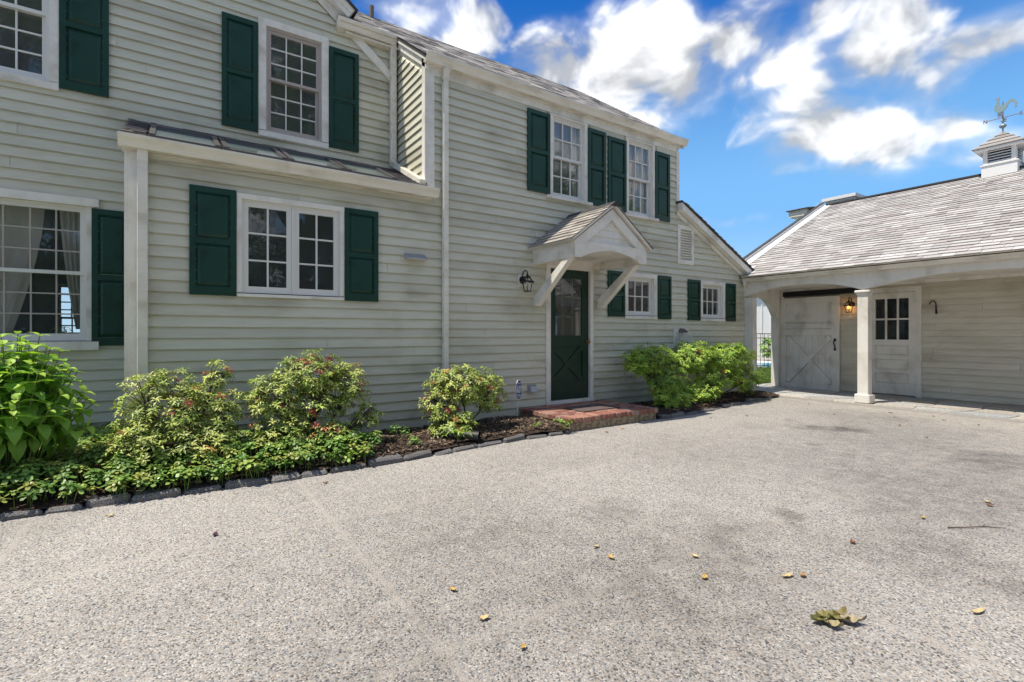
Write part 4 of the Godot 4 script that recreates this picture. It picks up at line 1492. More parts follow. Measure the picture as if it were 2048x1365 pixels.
# ---------------------------------------------------------------- the garage wing
func garage() -> void:
	var g := thing("garage", "low garage wing with an arched open porch and pale grey shingle roof", "garage", Vector3(12, 0, 3))
	var w := facing_left(11.65)
	var fl := 0.05
	var d2 := [1.63, fl, 2.515, 2.15]
	var slide := [-0.02, fl, 1.10, 2.0]
	var holes := [d2]
	var b := MB.new()
	sheathing(b, w, -0.2, 8.2, -0.1, 2.4, [[1.70, fl, 2.45, 2.06]])
	var wall := part(g, "wall", b, M.garage_siding)
	var span := func(_y: float) -> Array: return [-0.10, 8.2]
	clapboards(wall, w, 0, 20, span, holes, M.garage_siding, [], 21)
	b = MB.new()
	b.prism(PackedVector2Array([Vector2(11.76, -0.1), Vector2(18.4, -0.1), Vector2(18.4, 2.4), Vector2(14.25, 4.42), Vector2(11.76, 3.15)]), -0.2, -0.08)
	part(g, "end_wall", b, M.garage_siding)
	b = MB.new()
	b.b6(18.3, 18.4, -0.1, 2.4, -0.08, 8.2)
	part(g, "end_wall", b, M.garage_siding)
	b = MB.new()
	b.prism(PackedVector2Array([Vector2(11.76, -0.1), Vector2(18.4, -0.1), Vector2(18.4, 2.4), Vector2(14.25, 4.42), Vector2(11.76, 3.15)]), 8.1, 8.2)
	part(g, "end_wall", b, M.garage_siding)
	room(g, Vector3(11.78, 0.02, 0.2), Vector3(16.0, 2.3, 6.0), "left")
	# corner boards by the side arch
	b = MB.new()
	b.b6(11.48, 11.649, fl, 2.26, -0.26, -0.10)
	b.b6(11.60, 11.632, fl, 2.26, -0.099, -0.02)
	part(g, "corner_board", b, M.garage_trim)
	# ---- porch: ceiling, arched beam, columns
	b = MB.new()
	b.b6(10.04, 11.63, 2.255, 2.275, -0.24, 8.2)
	part(g, "porch_ceiling", b, M.garage_trim)
	for k in 9:
		b = MB.new()
		b.b6(11.58, 11.632, 2.20, 2.254, -0.09 + k * 0.92, 0.825 + k * 0.92)
		part(g, "ceiling_moulding", b, M.garage_trim)
	var arch := func(z0: float, z1: float, yt: float, spring: float, rise: float) -> PackedVector2Array:
		var p := PackedVector2Array([Vector2(z0, yt), Vector2(z0, spring)])
		for k in 21:
			var u := k / 20.0
			p.push_back(Vector2(lerpf(z0 + 0.02, z1 - 0.02, u), spring + 0.012 + rise * (1.0 - pow(absf(2 * u - 1), 2.2))))
		p.push_back(Vector2(z1, spring))
		p.push_back(Vector2(z1, yt))
		return p
	for q in [[0.0, 2.2], [2.2005, 5.15], [5.1505, 8.2]]:
		b = MB.new()
		b.t = facing_left(10.05)
		b.prism(arch.call(q[0], q[1], 2.345, 2.005, 0.185), 0.0, 0.12)
		part(g, "arched_beam", b, M.garage_trim)
	for zc in [2.20, 5.15, 8.1]:
		b = MB.new()
		b.cbox(Transform3D(Basis(), Vector3(9.995, 1.075, zc)), Vector3(0.165, 1.86, 0.165), 0.006)
		var col := part(g, "column", b, M.garage_trim)
		b = MB.new()
		b.cbox(Transform3D(Basis(), Vector3(9.995, 0.125, zc)), Vector3(0.235, 0.15, 0.235), 0.012)
		part(col, "base", b, M.garage_trim)
		b = MB.new()
		b.cbox(Transform3D(Basis(), Vector3(9.993, 1.945, zc)), Vector3(0.19, 0.03, 0.19), 0.006)
		b.cbox(Transform3D(Basis(), Vector3(9.992, 1.983, zc)), Vector3(0.235, 0.045, 0.235), 0.012)
		part(col, "capital", b, M.garage_trim)
	b = MB.new()
	b.cbox(Transform3D(Basis(), Vector3(10.02, 1.02, 0.10)), Vector3(0.145, 1.96, 0.19), 0.005)
	part(g, "corner_post", b, M.garage_trim)
	# ---- side arch towards the pool
	b = MB.new()
	b.t = facing_front(-0.24)
	b.prism(arch.call(10.10, 11.48, 2.253, 1.62, 0.43), 0.0, 0.13)
	part(g, "arched_beam", b, M.garage_trim)
	b = MB.new()
	b.cbox(Transform3D(Basis(), Vector3(10.15, 0.84, -0.175)), Vector3(0.10, 1.56, 0.13), 0.004)
	part(g, "corner_post", b, M.garage_trim)
	# ---- roof
	var e := Vector2(9.76, 2.42)
	var r := Vector2(14.25, 4.60)
	var u := (r - e).normalized()
	b = MB.new()
	b.prism(PackedVector2Array([e - Vector2(0, 0.03), r - Vector2(0, 0.03), r, e]), -0.26, 8.3)
	b.prism(PackedVector2Array([r - Vector2(0, 0.031), Vector2(18.75, 2.40), Vector2(18.75, 2.43), r + Vector2(0.001, 0)]), -0.26, 8.3)
	var rf := part(g, "roof", b, M.dark_edge)
	var tones := [Color(0.56, 0.535, 0.52), Color(0.61, 0.59, 0.575), Color(0.46, 0.425, 0.41), Color(0.52, 0.50, 0.485), Color(0.64, 0.62, 0.605)]
	shingles(rf, Vector3(e.x - 0.015, e.y + 0.0, -0.27), Vector3(0, 0, 1), Vector3(u.x, u.y, 0), 8.55, (r - e).length() + 0.015, tones, 71, 300, 0.27, 0.142)
	b = MB.new()
	b.b6(r.x - 0.10, r.x + 0.12, r.y + 0.005, r.y + 0.035, -0.27, 8.3)
	part(rf, "ridge_cap", b, M.dark_edge)
	# white verge trim standing along the left edge of the roof
	b = MB.new()
	b.prism(PackedVector2Array([e + Vector2(0.35, 0.17 + 0.022), r + Vector2(0, 0.022), r + Vector2(0, 0.036), e + Vector2(0.35, 0.17 + 0.036)]), -0.36, -0.15)
	part(g, "verge_flashing", b, M.white_wall)
	b = MB.new()
	b.prism(PackedVector2Array([e + Vector2(0.20, -0.06), r + Vector2(0, -0.16), r + Vector2(0, 0.10), e + Vector2(0.20, 0.20)]), -0.42, -0.365)
	part(g, "verge_board", b, M.white_wall)
	b = MB.new()
	b.prism(PackedVector2Array([e + Vector2(0.18, 0.191), r + Vector2(0, 0.101), r + Vector2(0, 0.118), e + Vector2(0.18, 0.208)]), -0.44, -0.35)
	part(g, "drip_edge", b, M.dark_edge)
	b = MB.new()
	b.b6(13.62, 14.12, 4.34, 4.50, -0.95, -0.50)
	part(g, "eave_return", b, M.gutter)
	b = MB.new()
	b.hexa([Vector3(13.56, 4.501, -1.0), Vector3(14.4, 4.501, -1.0), Vector3(13.56, 4.52, -1.0), Vector3(14.4, 4.66, -1.0), Vector3(13.56, 4.501, -0.45), Vector3(14.4, 4.501, -0.45), Vector3(13.56, 4.52, -0.45), Vector3(14.4, 4.66, -0.45)])
	part(g, "eave_roof", b, M.grey_roof)
	# white lead flashing where the two roofs meet
	b = MB.new()
	b.prism(PackedVector2Array([Vector2(9.90, 2.515), Vector2(10.24, 2.68), Vector2(10.24, 2.69), Vector2(9.90, 2.525)]), -0.26, 0.10)
	part(rf, "flashing", b, M.white_wall)
	# gutter and its end elbow
	b = MB.new()
	b.t = Transform3D(Basis(Vector3(0, 0, 1), Vector3(0, 1, 0), Vector3(-1, 0, 0)), Vector3.ZERO)
	along(b, gutter_profile(-9.925 + 0.055, 2.43, 1.0), 0.045, 8.3)
	part(g, "gutter", b, M.gutter)
	b = MB.new()
	b.b6(9.87, 9.929, 2.345, 2.42, 0.0, 8.2)
	part(g, "fascia", b, M.garage_trim)
	downspout(g, [Vector3(9.81, 2.33, 0.10), Vector3(9.81, 2.27, 0.10), Vector3(9.93, 2.235, 0.03)], 0.06, 0.05)
	# ---- sliding barn door
	b = MB.new()
	b.t = w
	var s0 := -0.09
	var s1 := 1.14
	b.b6(s0, s0 + 0.125, 0.03, 2.05, 0.035, 0.085)
	b.b6(s1 - 0.15, s1, 0.03, 2.05, 0.035, 0.085)
	b.b6(s0 + 0.125, s1 - 0.15, 1.93, 2.05, 0.035, 0.085)
	b.b6(s0 + 0.125, s1 - 0.15, 1.362, 1.475, 0.035, 0.085)
	b.b6(s0 + 0.125, s1 - 0.15, 1.215, 1.354, 0.035, 0.085)
	b.b6(s0 + 0.125, s1 - 0.15, 0.03, 0.155, 0.035, 0.085)
	var sd := part(g, "sliding_door", b, M.garage_door_paint, "pale grey sliding barn door with a crossbuck lower panel")
	b = MB.new()
	b.t = w
	b.b6(s0 + 0.02, s1 - 0.02, 1.36, 2.03, 0.030, 0.044)
	part(sd, "panel", b, M.garage_door_paint)
	for k in 7:
		b = MB.new()
		b.t = w
		var xa := s0 + 0.125 + k * 0.1365
		b.b6(xa, xa + 0.1335, 0.156, 1.214, 0.030, 0.044)
		part(sd, "plank", b, M.garage_door_paint)
	for q in [[Vector2(s0 + 0.13, 0.165), Vector2(s1 - 0.155, 1.205), 0.083], [Vector2(s0 + 0.13, 1.205), Vector2(s1 - 0.155, 0.165), 0.0815]]:
		var p: Vector2 = q[0]
		var t: Vector2 = q[1]
		var n := (t - p).orthogonal().normalized() * 0.045
		var v := (t - p).normalized() * 0.03
		b = MB.new()
		b.t = w
		b.prism(PackedVector2Array([p - n + v, t - n - v, t + n - v, p + n + v]), 0.050, q[2])
		part(sd, "brace", b, M.garage_door_paint)
	b = MB.new()
	b.t = w
	var hp := []
	var hr := []
	for k in 9:
		var a := k / 8.0
		hp.append(Vector3(s1 - 0.085 + 0.012 * sin(a * 6.0), lerpf(0.92, 1.12, a), 0.088 + 0.04 * sin(PI * a)))
		hr.append(0.011 if k > 0 and k < 8 else 0.02)
	b.tube(hp, hr, 8)
	b.cbox(Transform3D(Basis(), Vector3(s1 - 0.085, 1.12, 0.088)), Vector3(0.045, 0.06, 0.008), 0.003)
	b.cbox(Transform3D(Basis(), Vector3(s1 - 0.085, 0.92, 0.088)), Vector3(0.045, 0.05, 0.008), 0.003)
	part(sd, "handle", b, M.black_iron)
	b = MB.new()
	b.b6(11.53, 11.64, 2.085, 2.19, -0.02, 1.62)
	part(g, "door_track", b, M.black_iron, "dark hanging rail above the barn door")
	# ---- hinged door with six panes
	b = MB.new()
	b.t = w
	b.b6(1.60, 1.70, fl, 2.055, -0.10, 0.034)
	b.b6(2.42, 2.515, fl, 2.055, -0.10, 0.034)
	b.b6(1.60, 2.515, 2.055, 2.15, -0.10, 0.036)
	part(g, "door_casing", b, M.garage_door_paint)
	b = MB.new()
	b.t = w
	var a0 := 1.702
	var a1 := 2.418
	var gx0 := 1.765
	var gx1 := 2.315
	b.b6(a0, gx0, 0.07, 2.05, -0.02, 0.02)
	b.b6(gx1, a1, 0.07, 2.05, -0.02, 0.02)
	for q in [[1.935, 2.05], [1.03, 1.135], [0.765, 0.83], [0.49, 0.55], [0.07, 0.265]]:
		b.b6(gx0, gx1, q[0], q[1], -0.02, 0.02)
	var dr := part(g, "door", b, M.garage_door_paint, "pale grey panelled door with six dark panes")
	for q in [[0.83, 1.03], [0.55, 0.765], [0.265, 0.49]]:
		b = MB.new()
		b.t = w
		b.b6(gx0, gx1, q[0], q[1], -0.018, -0.002)
		b.hexa([Vector3(gx0 + 0.014, q[0] + 0.014, -0.002), Vector3(gx1 - 0.014, q[0] + 0.014, -0.002), Vector3(gx0 + 0.014, q[1] - 0.014, -0.002), Vector3(gx1 - 0.014, q[1] - 0.014, -0.002), Vector3(gx0 + 0.03, q[0] + 0.03, 0.008), Vector3(gx1 - 0.03, q[0] + 0.03, 0.008), Vector3(gx0 + 0.03, q[1] - 0.03, 0.008), Vector3(gx1 - 0.03, q[1] - 0.03, 0.008)])
		part(dr, "panel", b, M.garage_door_paint)
	var mu := 0.032
	var pw := (gx1 - gx0 - 2 * mu) / 3
	var ph := (1.935 - 1.135 - mu) / 2
	b = MB.new()
	b.t = w
	b.b6(gx0, gx1, 1.135 + ph, 1.135 + ph + mu, -0.016, 0.015)
	part(dr, "muntin", b, M.garage_door_paint)
	for i in 3:
		if i:
			for j in 2:
				b = MB.new()
				b.t = w
				var y := 1.135 + j * (ph + mu)
				b.b6(gx0 + i * (pw + mu) - mu, gx0 + i * (pw + mu), y, y + ph, -0.016, 0.015)
				part(dr, "muntin", b, M.garage_door_paint)
		for j in 2:
			b = MB.new()
			b.t = w
			var x := gx0 + i * (pw + mu)
			var y := 1.135 + j * (ph + mu)
			b.quad(Vector3(x, y, 0), Vector3(x + pw, y, 0.001), Vector3(x + pw, y + ph, 0), Vector3(x, y + ph, -0.001))
			part(dr, "pane", b, M.glass)
	for y in [1.93, 0.22]:
		b = MB.new()
		b.t = w
		b.b6(2.405, 2.432, y - 0.09, y + 0.09, 0.036, 0.043)
		b.tube([Vector3(2.419, y - 0.09, 0.044), Vector3(2.419, y + 0.09, 0.044)], [0.006, 0.006], 6)
		part(dr, "hinge", b, M.garage_door_paint)
	# ---- cupola on the ridge
	var cz := 3.09
	var cx := 14.25
	b = MB.new()
	b.b6(cx - 0.29, cx + 0.29, 4.35, 4.72, cz - 0.27, cz + 0.27)
	b.b6(cx - 0.31, cx + 0.31, 4.72, 4.745, cz - 0.29, cz + 0.29)
	b.b6(cx - 0.27, cx + 0.27, 4.745, 4.77, cz - 0.25, cz + 0.25)
	for q in [[-1, -1], [-1, 1], [1, -1], [1, 1]]:
		b.b6(cx + q[0] * 0.27 - (0.10 if q[0] > 0 else 0.0), cx + q[0] * 0.27 + (0.10 if q[0] < 0 else 0.0), 4.77, 5.05, cz + q[1] * 0.25 - (0.07 if q[1] > 0 else 0.0), cz + q[1] * 0.25 + (0.07 if q[1] < 0 else 0.0))
	b.b6(cx - 0.30, cx + 0.30, 5.05, 5.075, cz - 0.28, cz + 0.28)
	var cu := part(g, "cupola", b, M.white_wall, "small white louvred cupola under a pyramid roof")
	b = MB.new()
	b.b6(cx - 0.20, cx + 0.20, 4.77, 5.049, cz - 0.18, cz + 0.18)
	part(cu, "louvre_back", b, M.dark_edge)  # dark colour stands in for the shade between the slats
	for k in 5:
		var y := 4.795 + k * 0.054
		b = MB.new()
		b.hexa([Vector3(cx - 0.262, y - 0.012, cz - 0.178), Vector3(cx - 0.222, y + 0.012, cz - 0.178), Vector3(cx - 0.262, y, cz - 0.178), Vector3(cx - 0.222, y + 0.024, cz - 0.178), Vector3(cx - 0.262, y - 0.012, cz + 0.178), Vector3(cx - 0.222, y + 0.012, cz + 0.178), Vector3(cx - 0.262, y, cz + 0.178), Vector3(cx - 0.222, y + 0.024, cz + 0.178)])
		part(cu, "slat", b, M.white_wall)
		b = MB.new()
		b.hexa([Vector3(cx - 0.168, y + 0.012, cz + 0.202), Vector3(cx + 0.168, y + 0.012, cz + 0.202), Vector3(cx - 0.168, y + 0.024, cz + 0.202), Vector3(cx + 0.168, y + 0.024, cz + 0.202), Vector3(cx - 0.168, y - 0.012, cz + 0.242), Vector3(cx + 0.168, y - 0.012, cz + 0.242), Vector3(cx - 0.168, y, cz + 0.242), Vector3(cx + 0.168, y, cz + 0.242)])
		part(cu, "slat", b, M.white_wall)
	b = MB.new()
	var ev := 0.37
	b.hexa([Vector3(cx - ev, 5.04, cz - ev), Vector3(cx + ev, 5.04, cz - ev), Vector3(cx - ev, 5.075, cz - ev), Vector3(cx + ev, 5.075, cz - ev), Vector3(cx - ev, 5.04, cz + ev), Vector3(cx + ev, 5.04, cz + ev), Vector3(cx - ev, 5.075, cz + ev), Vector3(cx + ev, 5.075, cz + ev)])
	part(cu, "eave", b, M.white_wall)
	# shingled pyramid in four courses per side
	for k in 4:
		for s in 4:
			b = MB.new()
			b.col = [Color(0.40, 0.37, 0.35), Color(0.34, 0.31, 0.29), Color(0.45, 0.42, 0.40), Color(0.38, 0.36, 0.34)][(k * 3 + s) % 4]
			b.t = Transform3D(Basis(Vector3.UP, s * PI / 2), Vector3(cx, 0, cz))
			var f0 := 1.0 - k / 4.0
			var f1 := 1.0 - (k + 1) / 4.0
			var y0 := 5.078 + k * 0.0875
			var y1 := 5.078 + (k + 1) * 0.0875
			var h0 := (ev + 0.02) * f0 + 0.010
			var h1 := maxf((ev + 0.02) * f1, 0.012)
			b.hexa([Vector3(-h0, y0, h0 - 0.02), Vector3(h0, y0, h0 - 0.02), Vector3(-h1, y1, h1 - 0.02), Vector3(h1, y1, h1 - 0.02), Vector3(-h0, y0 + 0.010, h0 + 0.004), Vector3(h0, y0 + 0.010, h0 + 0.004), Vector3(-h1, y1 + 0.003, h1), Vector3(h1, y1 + 0.003, h1)])
			part(cu, "shingle", b, M.shingle)
	# ---- weathervane standing on the cupola
	var wv := thing("weathervane", "green copper rooster weathervane with letter arms on the cupola", "weathervane", Vector3(cx, 5.42, cz))
	b = MB.new()
	b.tube([Vector3(cx, 5.40, cz), Vector3(cx, 6.05, cz)], [0.012, 0.008], 8)
	part(wv, "rod", b, M.copper_brown)
	b = MB.new()
	b.lathe(Vector3(cx, 5.50, cz), [Vector2(0.012, 0.0), Vector2(0.05, 0.03), Vector2(0.062, 0.055), Vector2(0.05, 0.08), Vector2(0.012, 0.10)], 16)
	b.lathe(Vector3(cx, 5.63, cz), [Vector2(0.012, 0.0), Vector2(0.032, 0.02), Vector2(0.032, 0.035), Vector2(0.012, 0.055)], 16)
	part(wv, "ball", b, M.copper_green)
	b = MB.new()
	b.tube([Vector3(cx - 0.17, 5.73, cz + 0.02), Vector3(cx + 0.17, 5.73, cz - 0.02)], [0.007, 0.007], 6)
	b.tube([Vector3(cx, 5.73, cz - 0.26), Vector3(cx, 5.73, cz + 0.26)], [0.007, 0.007], 6)
	part(wv, "arm", b, M.copper_brown)
	for q in [["N", Vector3(cx, 5.73, cz - 0.27)], ["S", Vector3(cx, 5.73, cz + 0.27)], ["W", Vector3(cx - 0.19, 5.73, cz)], ["E", Vector3(cx + 0.19, 5.73, cz)]]:
		var tm := TextMesh.new()
		tm.text = q[0]
		tm.font_size = 16
		tm.pixel_size = 0.0062
		tm.depth = 0.012
		inst(wv, "letter", tm, M.copper_brown, Transform3D(Basis(Vector3.UP, -PI / 2 + 0.2), q[1]))
	# rooster: sheet-copper silhouette with a rounded body
	var rt := Transform3D(Basis(Vector3(0, 0, 1), Vector3(0, 1, 0), Vector3(-1, 0, 0)), Vector3(cx, 5.80, cz - 0.05)) * Transform3D(Basis.from_scale(Vector3(0.78, 0.86, 0.6)), Vector3.ZERO)
	b = MB.new()
	b.t = rt
	b.prism(PackedVector2Array([Vector2(-0.02, 0.05), Vector2(0.05, 0.05), Vector2(0.13, 0.12), Vector2(0.17, 0.19), Vector2(0.10, 0.22), Vector2(0.02, 0.20), Vector2(-0.01, 0.30), Vector2(0.0, 0.40), Vector2(-0.025, 0.44), Vector2(-0.06, 0.41), Vector2(-0.09, 0.385), Vector2(-0.055, 0.37), Vector2(-0.05, 0.32), Vector2(-0.09, 0.24), Vector2(-0.11, 0.16), Vector2(-0.08, 0.09)]), -0.02, 0.02)
	part(wv, "rooster_body", b, M.copper_green)
	b = MB.new()
	b.t = rt
	b.prism(PackedVector2Array([Vector2(0.12, 0.13), Vector2(0.18, 0.22), Vector2(0.25, 0.24), Vector2(0.29, 0.18), Vector2(0.30, 0.06), Vector2(0.33, 0.10), Vector2(0.335, 0.22), Vector2(0.28, 0.30), Vector2(0.20, 0.31), Vector2(0.13, 0.26), Vector2(0.09, 0.20)]), -0.014, 0.014)
	part(wv, "rooster_tail", b, M.copper_green)
	b = MB.new()
	b.t = rt
	b.tube([Vector3(-0.02, 0.06, 0), Vector3(0.0, -0.03, 0)], [0.012, 0.008], 6)
	b.tube([Vector3(0.03, 0.06, 0), Vector3(0.02, -0.03, 0)], [0.012, 0.008], 6)
	part(wv, "rooster_leg", b, M.copper_brown)
	# ---- small chimney caps showing over the ridge
	var ch := thing("chimney", "low white capped chimney just behind the garage ridge", "chimney", Vector3(14.9, 4.0, -0.1))
	b = MB.new()
	b.b6(14.55, 15.2, 3.6, 4.79, -0.45, 0.22)
	part(ch, "shaft", b, M.white_wall)
	b = MB.new()
	b.b6(14.48, 15.27, 4.79, 4.87, -0.52, 0.29)
	part(ch, "cap", b, M.white_wall)
	# an iron boat hook hanging on the wall
	b = MB.new()
	b.t = w
	var pts := []
	var rad := []
	for k in 14:
		var s := k / 13.0
		if s < 0.5:
			var an := lerpf(PI * 1.05, 0.1, s * 2)
			pts.append(Vector3(2.685 + 0.045 * cos(an), 1.80 + 0.055 * sin(an), 0.04))
			rad.append(0.009)
		else:
			pts.append(Vector3(2.73 + 0.008 * (s - 0.5), lerpf(1.80, 1.615, (s - 0.5) * 2), 0.035))
			rad.append(0.009 + 0.007 * (s - 0.5) * 2)
	b.tube(pts, rad, 8)
	b.cbox(Transform3D(Basis(), Vector3(2.733, 1.66, 0.024)), Vector3(0.03, 0.05, 0.014), 0.002)
	solo("wall_hook", b, M.black_iron, "curved dark iron hook fixed to the garage siding", "hook", Vector3(11.6, 1.6, 2.7))


func lantern(called: String, label: String, w: Transform3D, x: float, y: float, lit: bool, plate: bool) -> void:
	var at := w * Vector3(x, y, 0.018)
	var o := thing(called, label, "lamp", at)
	var b := MB.new()
	b.t = w
	if plate:
		b.b6(x - 0.065, x + 0.065, y - 0.095, y + 0.085, 0.017, 0.032)
		part(o, "backing_block", b, M.trim)
	b = MB.new()
	b.t = w * Transform3D(Basis(Vector3(1, 0, 0), Vector3(0, 0, 1), Vector3(0, -1, 0)), Vector3(x, y, 0.032 if plate else 0.018))
	b.lathe(Vector3.ZERO, [Vector2(0.058, 0.0), Vector2(0.055, 0.012), Vector2(0.03, 0.022), Vector2(0.0, 0.03)], 18)
	part(o, "wall_plate", b, M.black_iron)
	b = MB.new()
	b.t = w
	var zc := 0.155
	var pts := []
	var rad := []
	for k in 12:
		var a := lerpf(PI * 0.95, -0.15 * PI, k / 11.0)
		pts.append(Vector3(x, y + 0.07 + 0.062 * sin(a), zc - 0.055 + 0.062 * cos(a)))
		rad.append(0.009)
	b.tube([Vector3(x, y, 0.05), Vector3(x, y + 0.03, 0.045), pts[0]], [0.011, 0.011, 0.009], 8)
	b.tube(pts, rad, 8)
	part(o, "scroll_arm", b, M.black_iron)
	# roof of the lantern
	b = MB.new()
	b.t = w
	b.lathe(Vector3(x, 0, zc), [Vector2(0.012, y + 0.075), Vector2(0.02, y + 0.062), Vector2(0.018, y + 0.05), Vector2(0.045, y + 0.042), Vector2(0.05, y + 0.022), Vector2(0.02, y + 0.02)].map(func(q): return q), 16)
	b.lathe(Vector3(x, 0, zc), [Vector2(0.098, y - 0.045), Vector2(0.10, y - 0.03), Vector2(0.086, y - 0.022), Vector2(0.078, y - 0.034), Vector2(0.098, y - 0.045)], 16)
	for k in 6:
		var a := TAU * k / 6
		b.tube([Vector3(x + 0.045 * cos(a), y + 0.024, zc + 0.045 * sin(a)), Vector3(x + 0.082 * cos(a), y - 0.026, zc + 0.082 * sin(a))], [0.0045, 0.0045], 5)
		b.tube([Vector3(x + 0.08 * cos(a), y - 0.04, zc + 0.08 * sin(a)), Vector3(x + 0.05 * cos(a), y - 0.165, zc + 0.05 * sin(a))], [0.0045, 0.0045], 5)
	b.lathe(Vector3(x, 0, zc), [Vector2(0.0, y - 0.176), Vector2(0.052, y - 0.176), Vector2(0.054, y - 0.163), Vector2(0.0, y - 0.163)], 16)
	part(o, "cage", b, M.black_iron)
	for k in 6:
		var a := TAU * k / 6
		var c := TAU * (k + 1) / 6
		b = MB.new()
		b.t = w
		b.quad(Vector3(x + 0.05 * cos(c), y - 0.165, zc + 0.05 * sin(c)), Vector3(x + 0.05 * cos(a), y - 0.165, zc + 0.05 * sin(a)), Vector3(x + 0.08 * cos(a), y - 0.04, zc + 0.08 * sin(a)), Vector3(x + 0.08 * cos(c), y - 0.04, zc + 0.08 * sin(c)))
		part(o, "pane", b, M.lamp_glass)
	b = MB.new()
	b.t = w
	b.lathe(Vector3(x, 0, zc), [Vector2(0.0, y - 0.10), Vector2(0.018, y - 0.09), Vector2(0.026, y - 0.068), Vector2(0.018, y - 0.04), Vector2(0.012, y - 0.02), Vector2(0.0, y - 0.018)], 12)
	part(o, "bulb", b, M.bulb if lit else M.white_sash)
	if lit:
		var li := OmniLight3D.new()
		li.name = "bulb_light"
		li.position = w * Vector3(x, y - 0.068, zc) - at
		li.light_color = Color(1.0, 0.72, 0.38)
		li.light_energy = 0.012
		li.light_size = 0.02
		li.omni_range = 12.0
		li.omni_attenuation = 2.0
		li.shadow_enabled = true
		o.add_child(li)


# ---------------------------------------------------------------- ground
func kerb_z(x: float) -> float:
	if x < 4.2:
		return 1.33 + 0.05 * sin(x * 1.3 + 0.6) - 0.10 * smoothstep(1.5, 3.9, x)
	return 1.16 - 0.34 * smoothstep(6.2, 9.4, x)


func ground() -> void:
	var b := MB.new()
	b.quad(Vector3(-70, 0, 70), Vector3(70, 0, 70), Vector3(70, 0, -70), Vector3(-70, 0, -70))
	struct("driveway", b, M.aggregate, "pale exposed-aggregate driveway")
	# planting bed: dark mulch between kerb and wall, in two stretches
	var f := FastNoiseLite.new()
	f.seed = 5
	f.frequency = 1.6
	for q in [[-5.5, 4.17, -1.0], [5.86, 9.93, -0.02]]:
		b = MB.new()
		var nx := int((q[1] - q[0]) / 0.11)
		var nz := 20
		var g := []
		for i in nx + 1:
			var x := lerpf(q[0], q[1], float(i) / nx)
			var z0: float = q[2]
			if q[0] < 0 and x > -0.35:
				z0 = -0.02
			var row := []
			for j in nz + 1:
				var v := float(j) / nz
				var z := lerpf(z0, kerb_z(x) - 0.03, v)
				row.append(Vector3(x, 0.05 + 0.035 * sin(PI * v) + 0.03 * f.get_noise_2d(x, z) + 0.012 * f.get_noise_2d(x * 6, z * 6), z))
			g.append(row)
		for i in nx:
			for j in nz:
				b.quad(g[i][j + 1], g[i + 1][j + 1], g[i + 1][j], g[i][j])
		struct("planting_bed", b, M.soil, "dark bark-mulch planting bed along the house wall")
	# bark chips and litter on the bed
	var r := RandomNumberGenerator.new()
	r.seed = 90
	b = MB.new()
	b.cbox(Transform3D.IDENTITY, Vector3(0.034, 0.006, 0.013), 0.002)
	var chip := b.mesh()
	var trs := []
	var cols := []
	for k in 7000:
		var x := r.randf_range(-0.3, 4.15) if k % 4 else r.randf_range(5.9, 9.8)
		var z := lerpf(0.02, kerb_z(x) - 0.06, pow(r.randf(), 0.7))
		var bs := Basis.from_euler(Vector3(r.randf_range(-0.5, 0.5), r.randf() * TAU, r.randf_range(-0.5, 0.5))) * Basis.from_scale(Vector3.ONE * r.randf_range(0.5, 1.5))
		trs.append(Transform3D(bs, Vector3(x, 0.075 + 0.03 * sin(PI * (z / 1.3)) + 0.03 * f.get_noise_2d(x, z), z)))
		var t := r.randf()
		cols.append(Color(0.035, 0.025, 0.02).lerp(Color(0.15, 0.10, 0.065), t) if t < 0.85 else Color(0.30, 0.22, 0.14))
	var ch := multi(self, "bark_mulch", chip, M.chips, trs, cols)
	ch.set_meta("label", "loose brown bark chips and litter covering the planting bed")
	ch.set_meta("category", "mulch")
	# kerb stones
	for part_no in 2:
		var kb := struct("stone_kerb", null, null, "low kerb of rough grey granite blocks edging the planting bed")
		var x := -5.5 if part_no == 0 else 5.92
		var end := 4.12 if part_no == 0 else 9.55
		while x < end:
			var ln := r.randf_range(0.19, 0.36)
			ln = minf(ln, end - x + 0.05)
			var xm := x + ln / 2
			var z := kerb_z(xm)
			var sl := (kerb_z(xm + 0.1) - kerb_z(xm - 0.1)) / 0.2
			var hgt := r.randf_range(0.085, 0.115)
			b = MB.new()
			var tone := r.randf_range(0.34, 0.52)
			b.col = Color(tone, tone * 0.99, tone * 0.985)
			b.cbox(Transform3D(Basis.from_euler(Vector3(r.randf_range(-0.05, 0.05), -atan(sl) + r.randf_range(-0.05, 0.05), r.randf_range(-0.04, 0.04))), Vector3(xm, hgt / 2 - 0.058, z - 0.045 + r.randf_range(-0.012, 0.012))), Vector3(ln - 0.012, hgt, r.randf_range(0.085, 0.125)), 0.019, 0.013, r)
			part(kb, "stone", b, M.granite)
			x += ln + r.randf_range(0.002, 0.014)
	brick_step()
	porch_floor()
	litter()


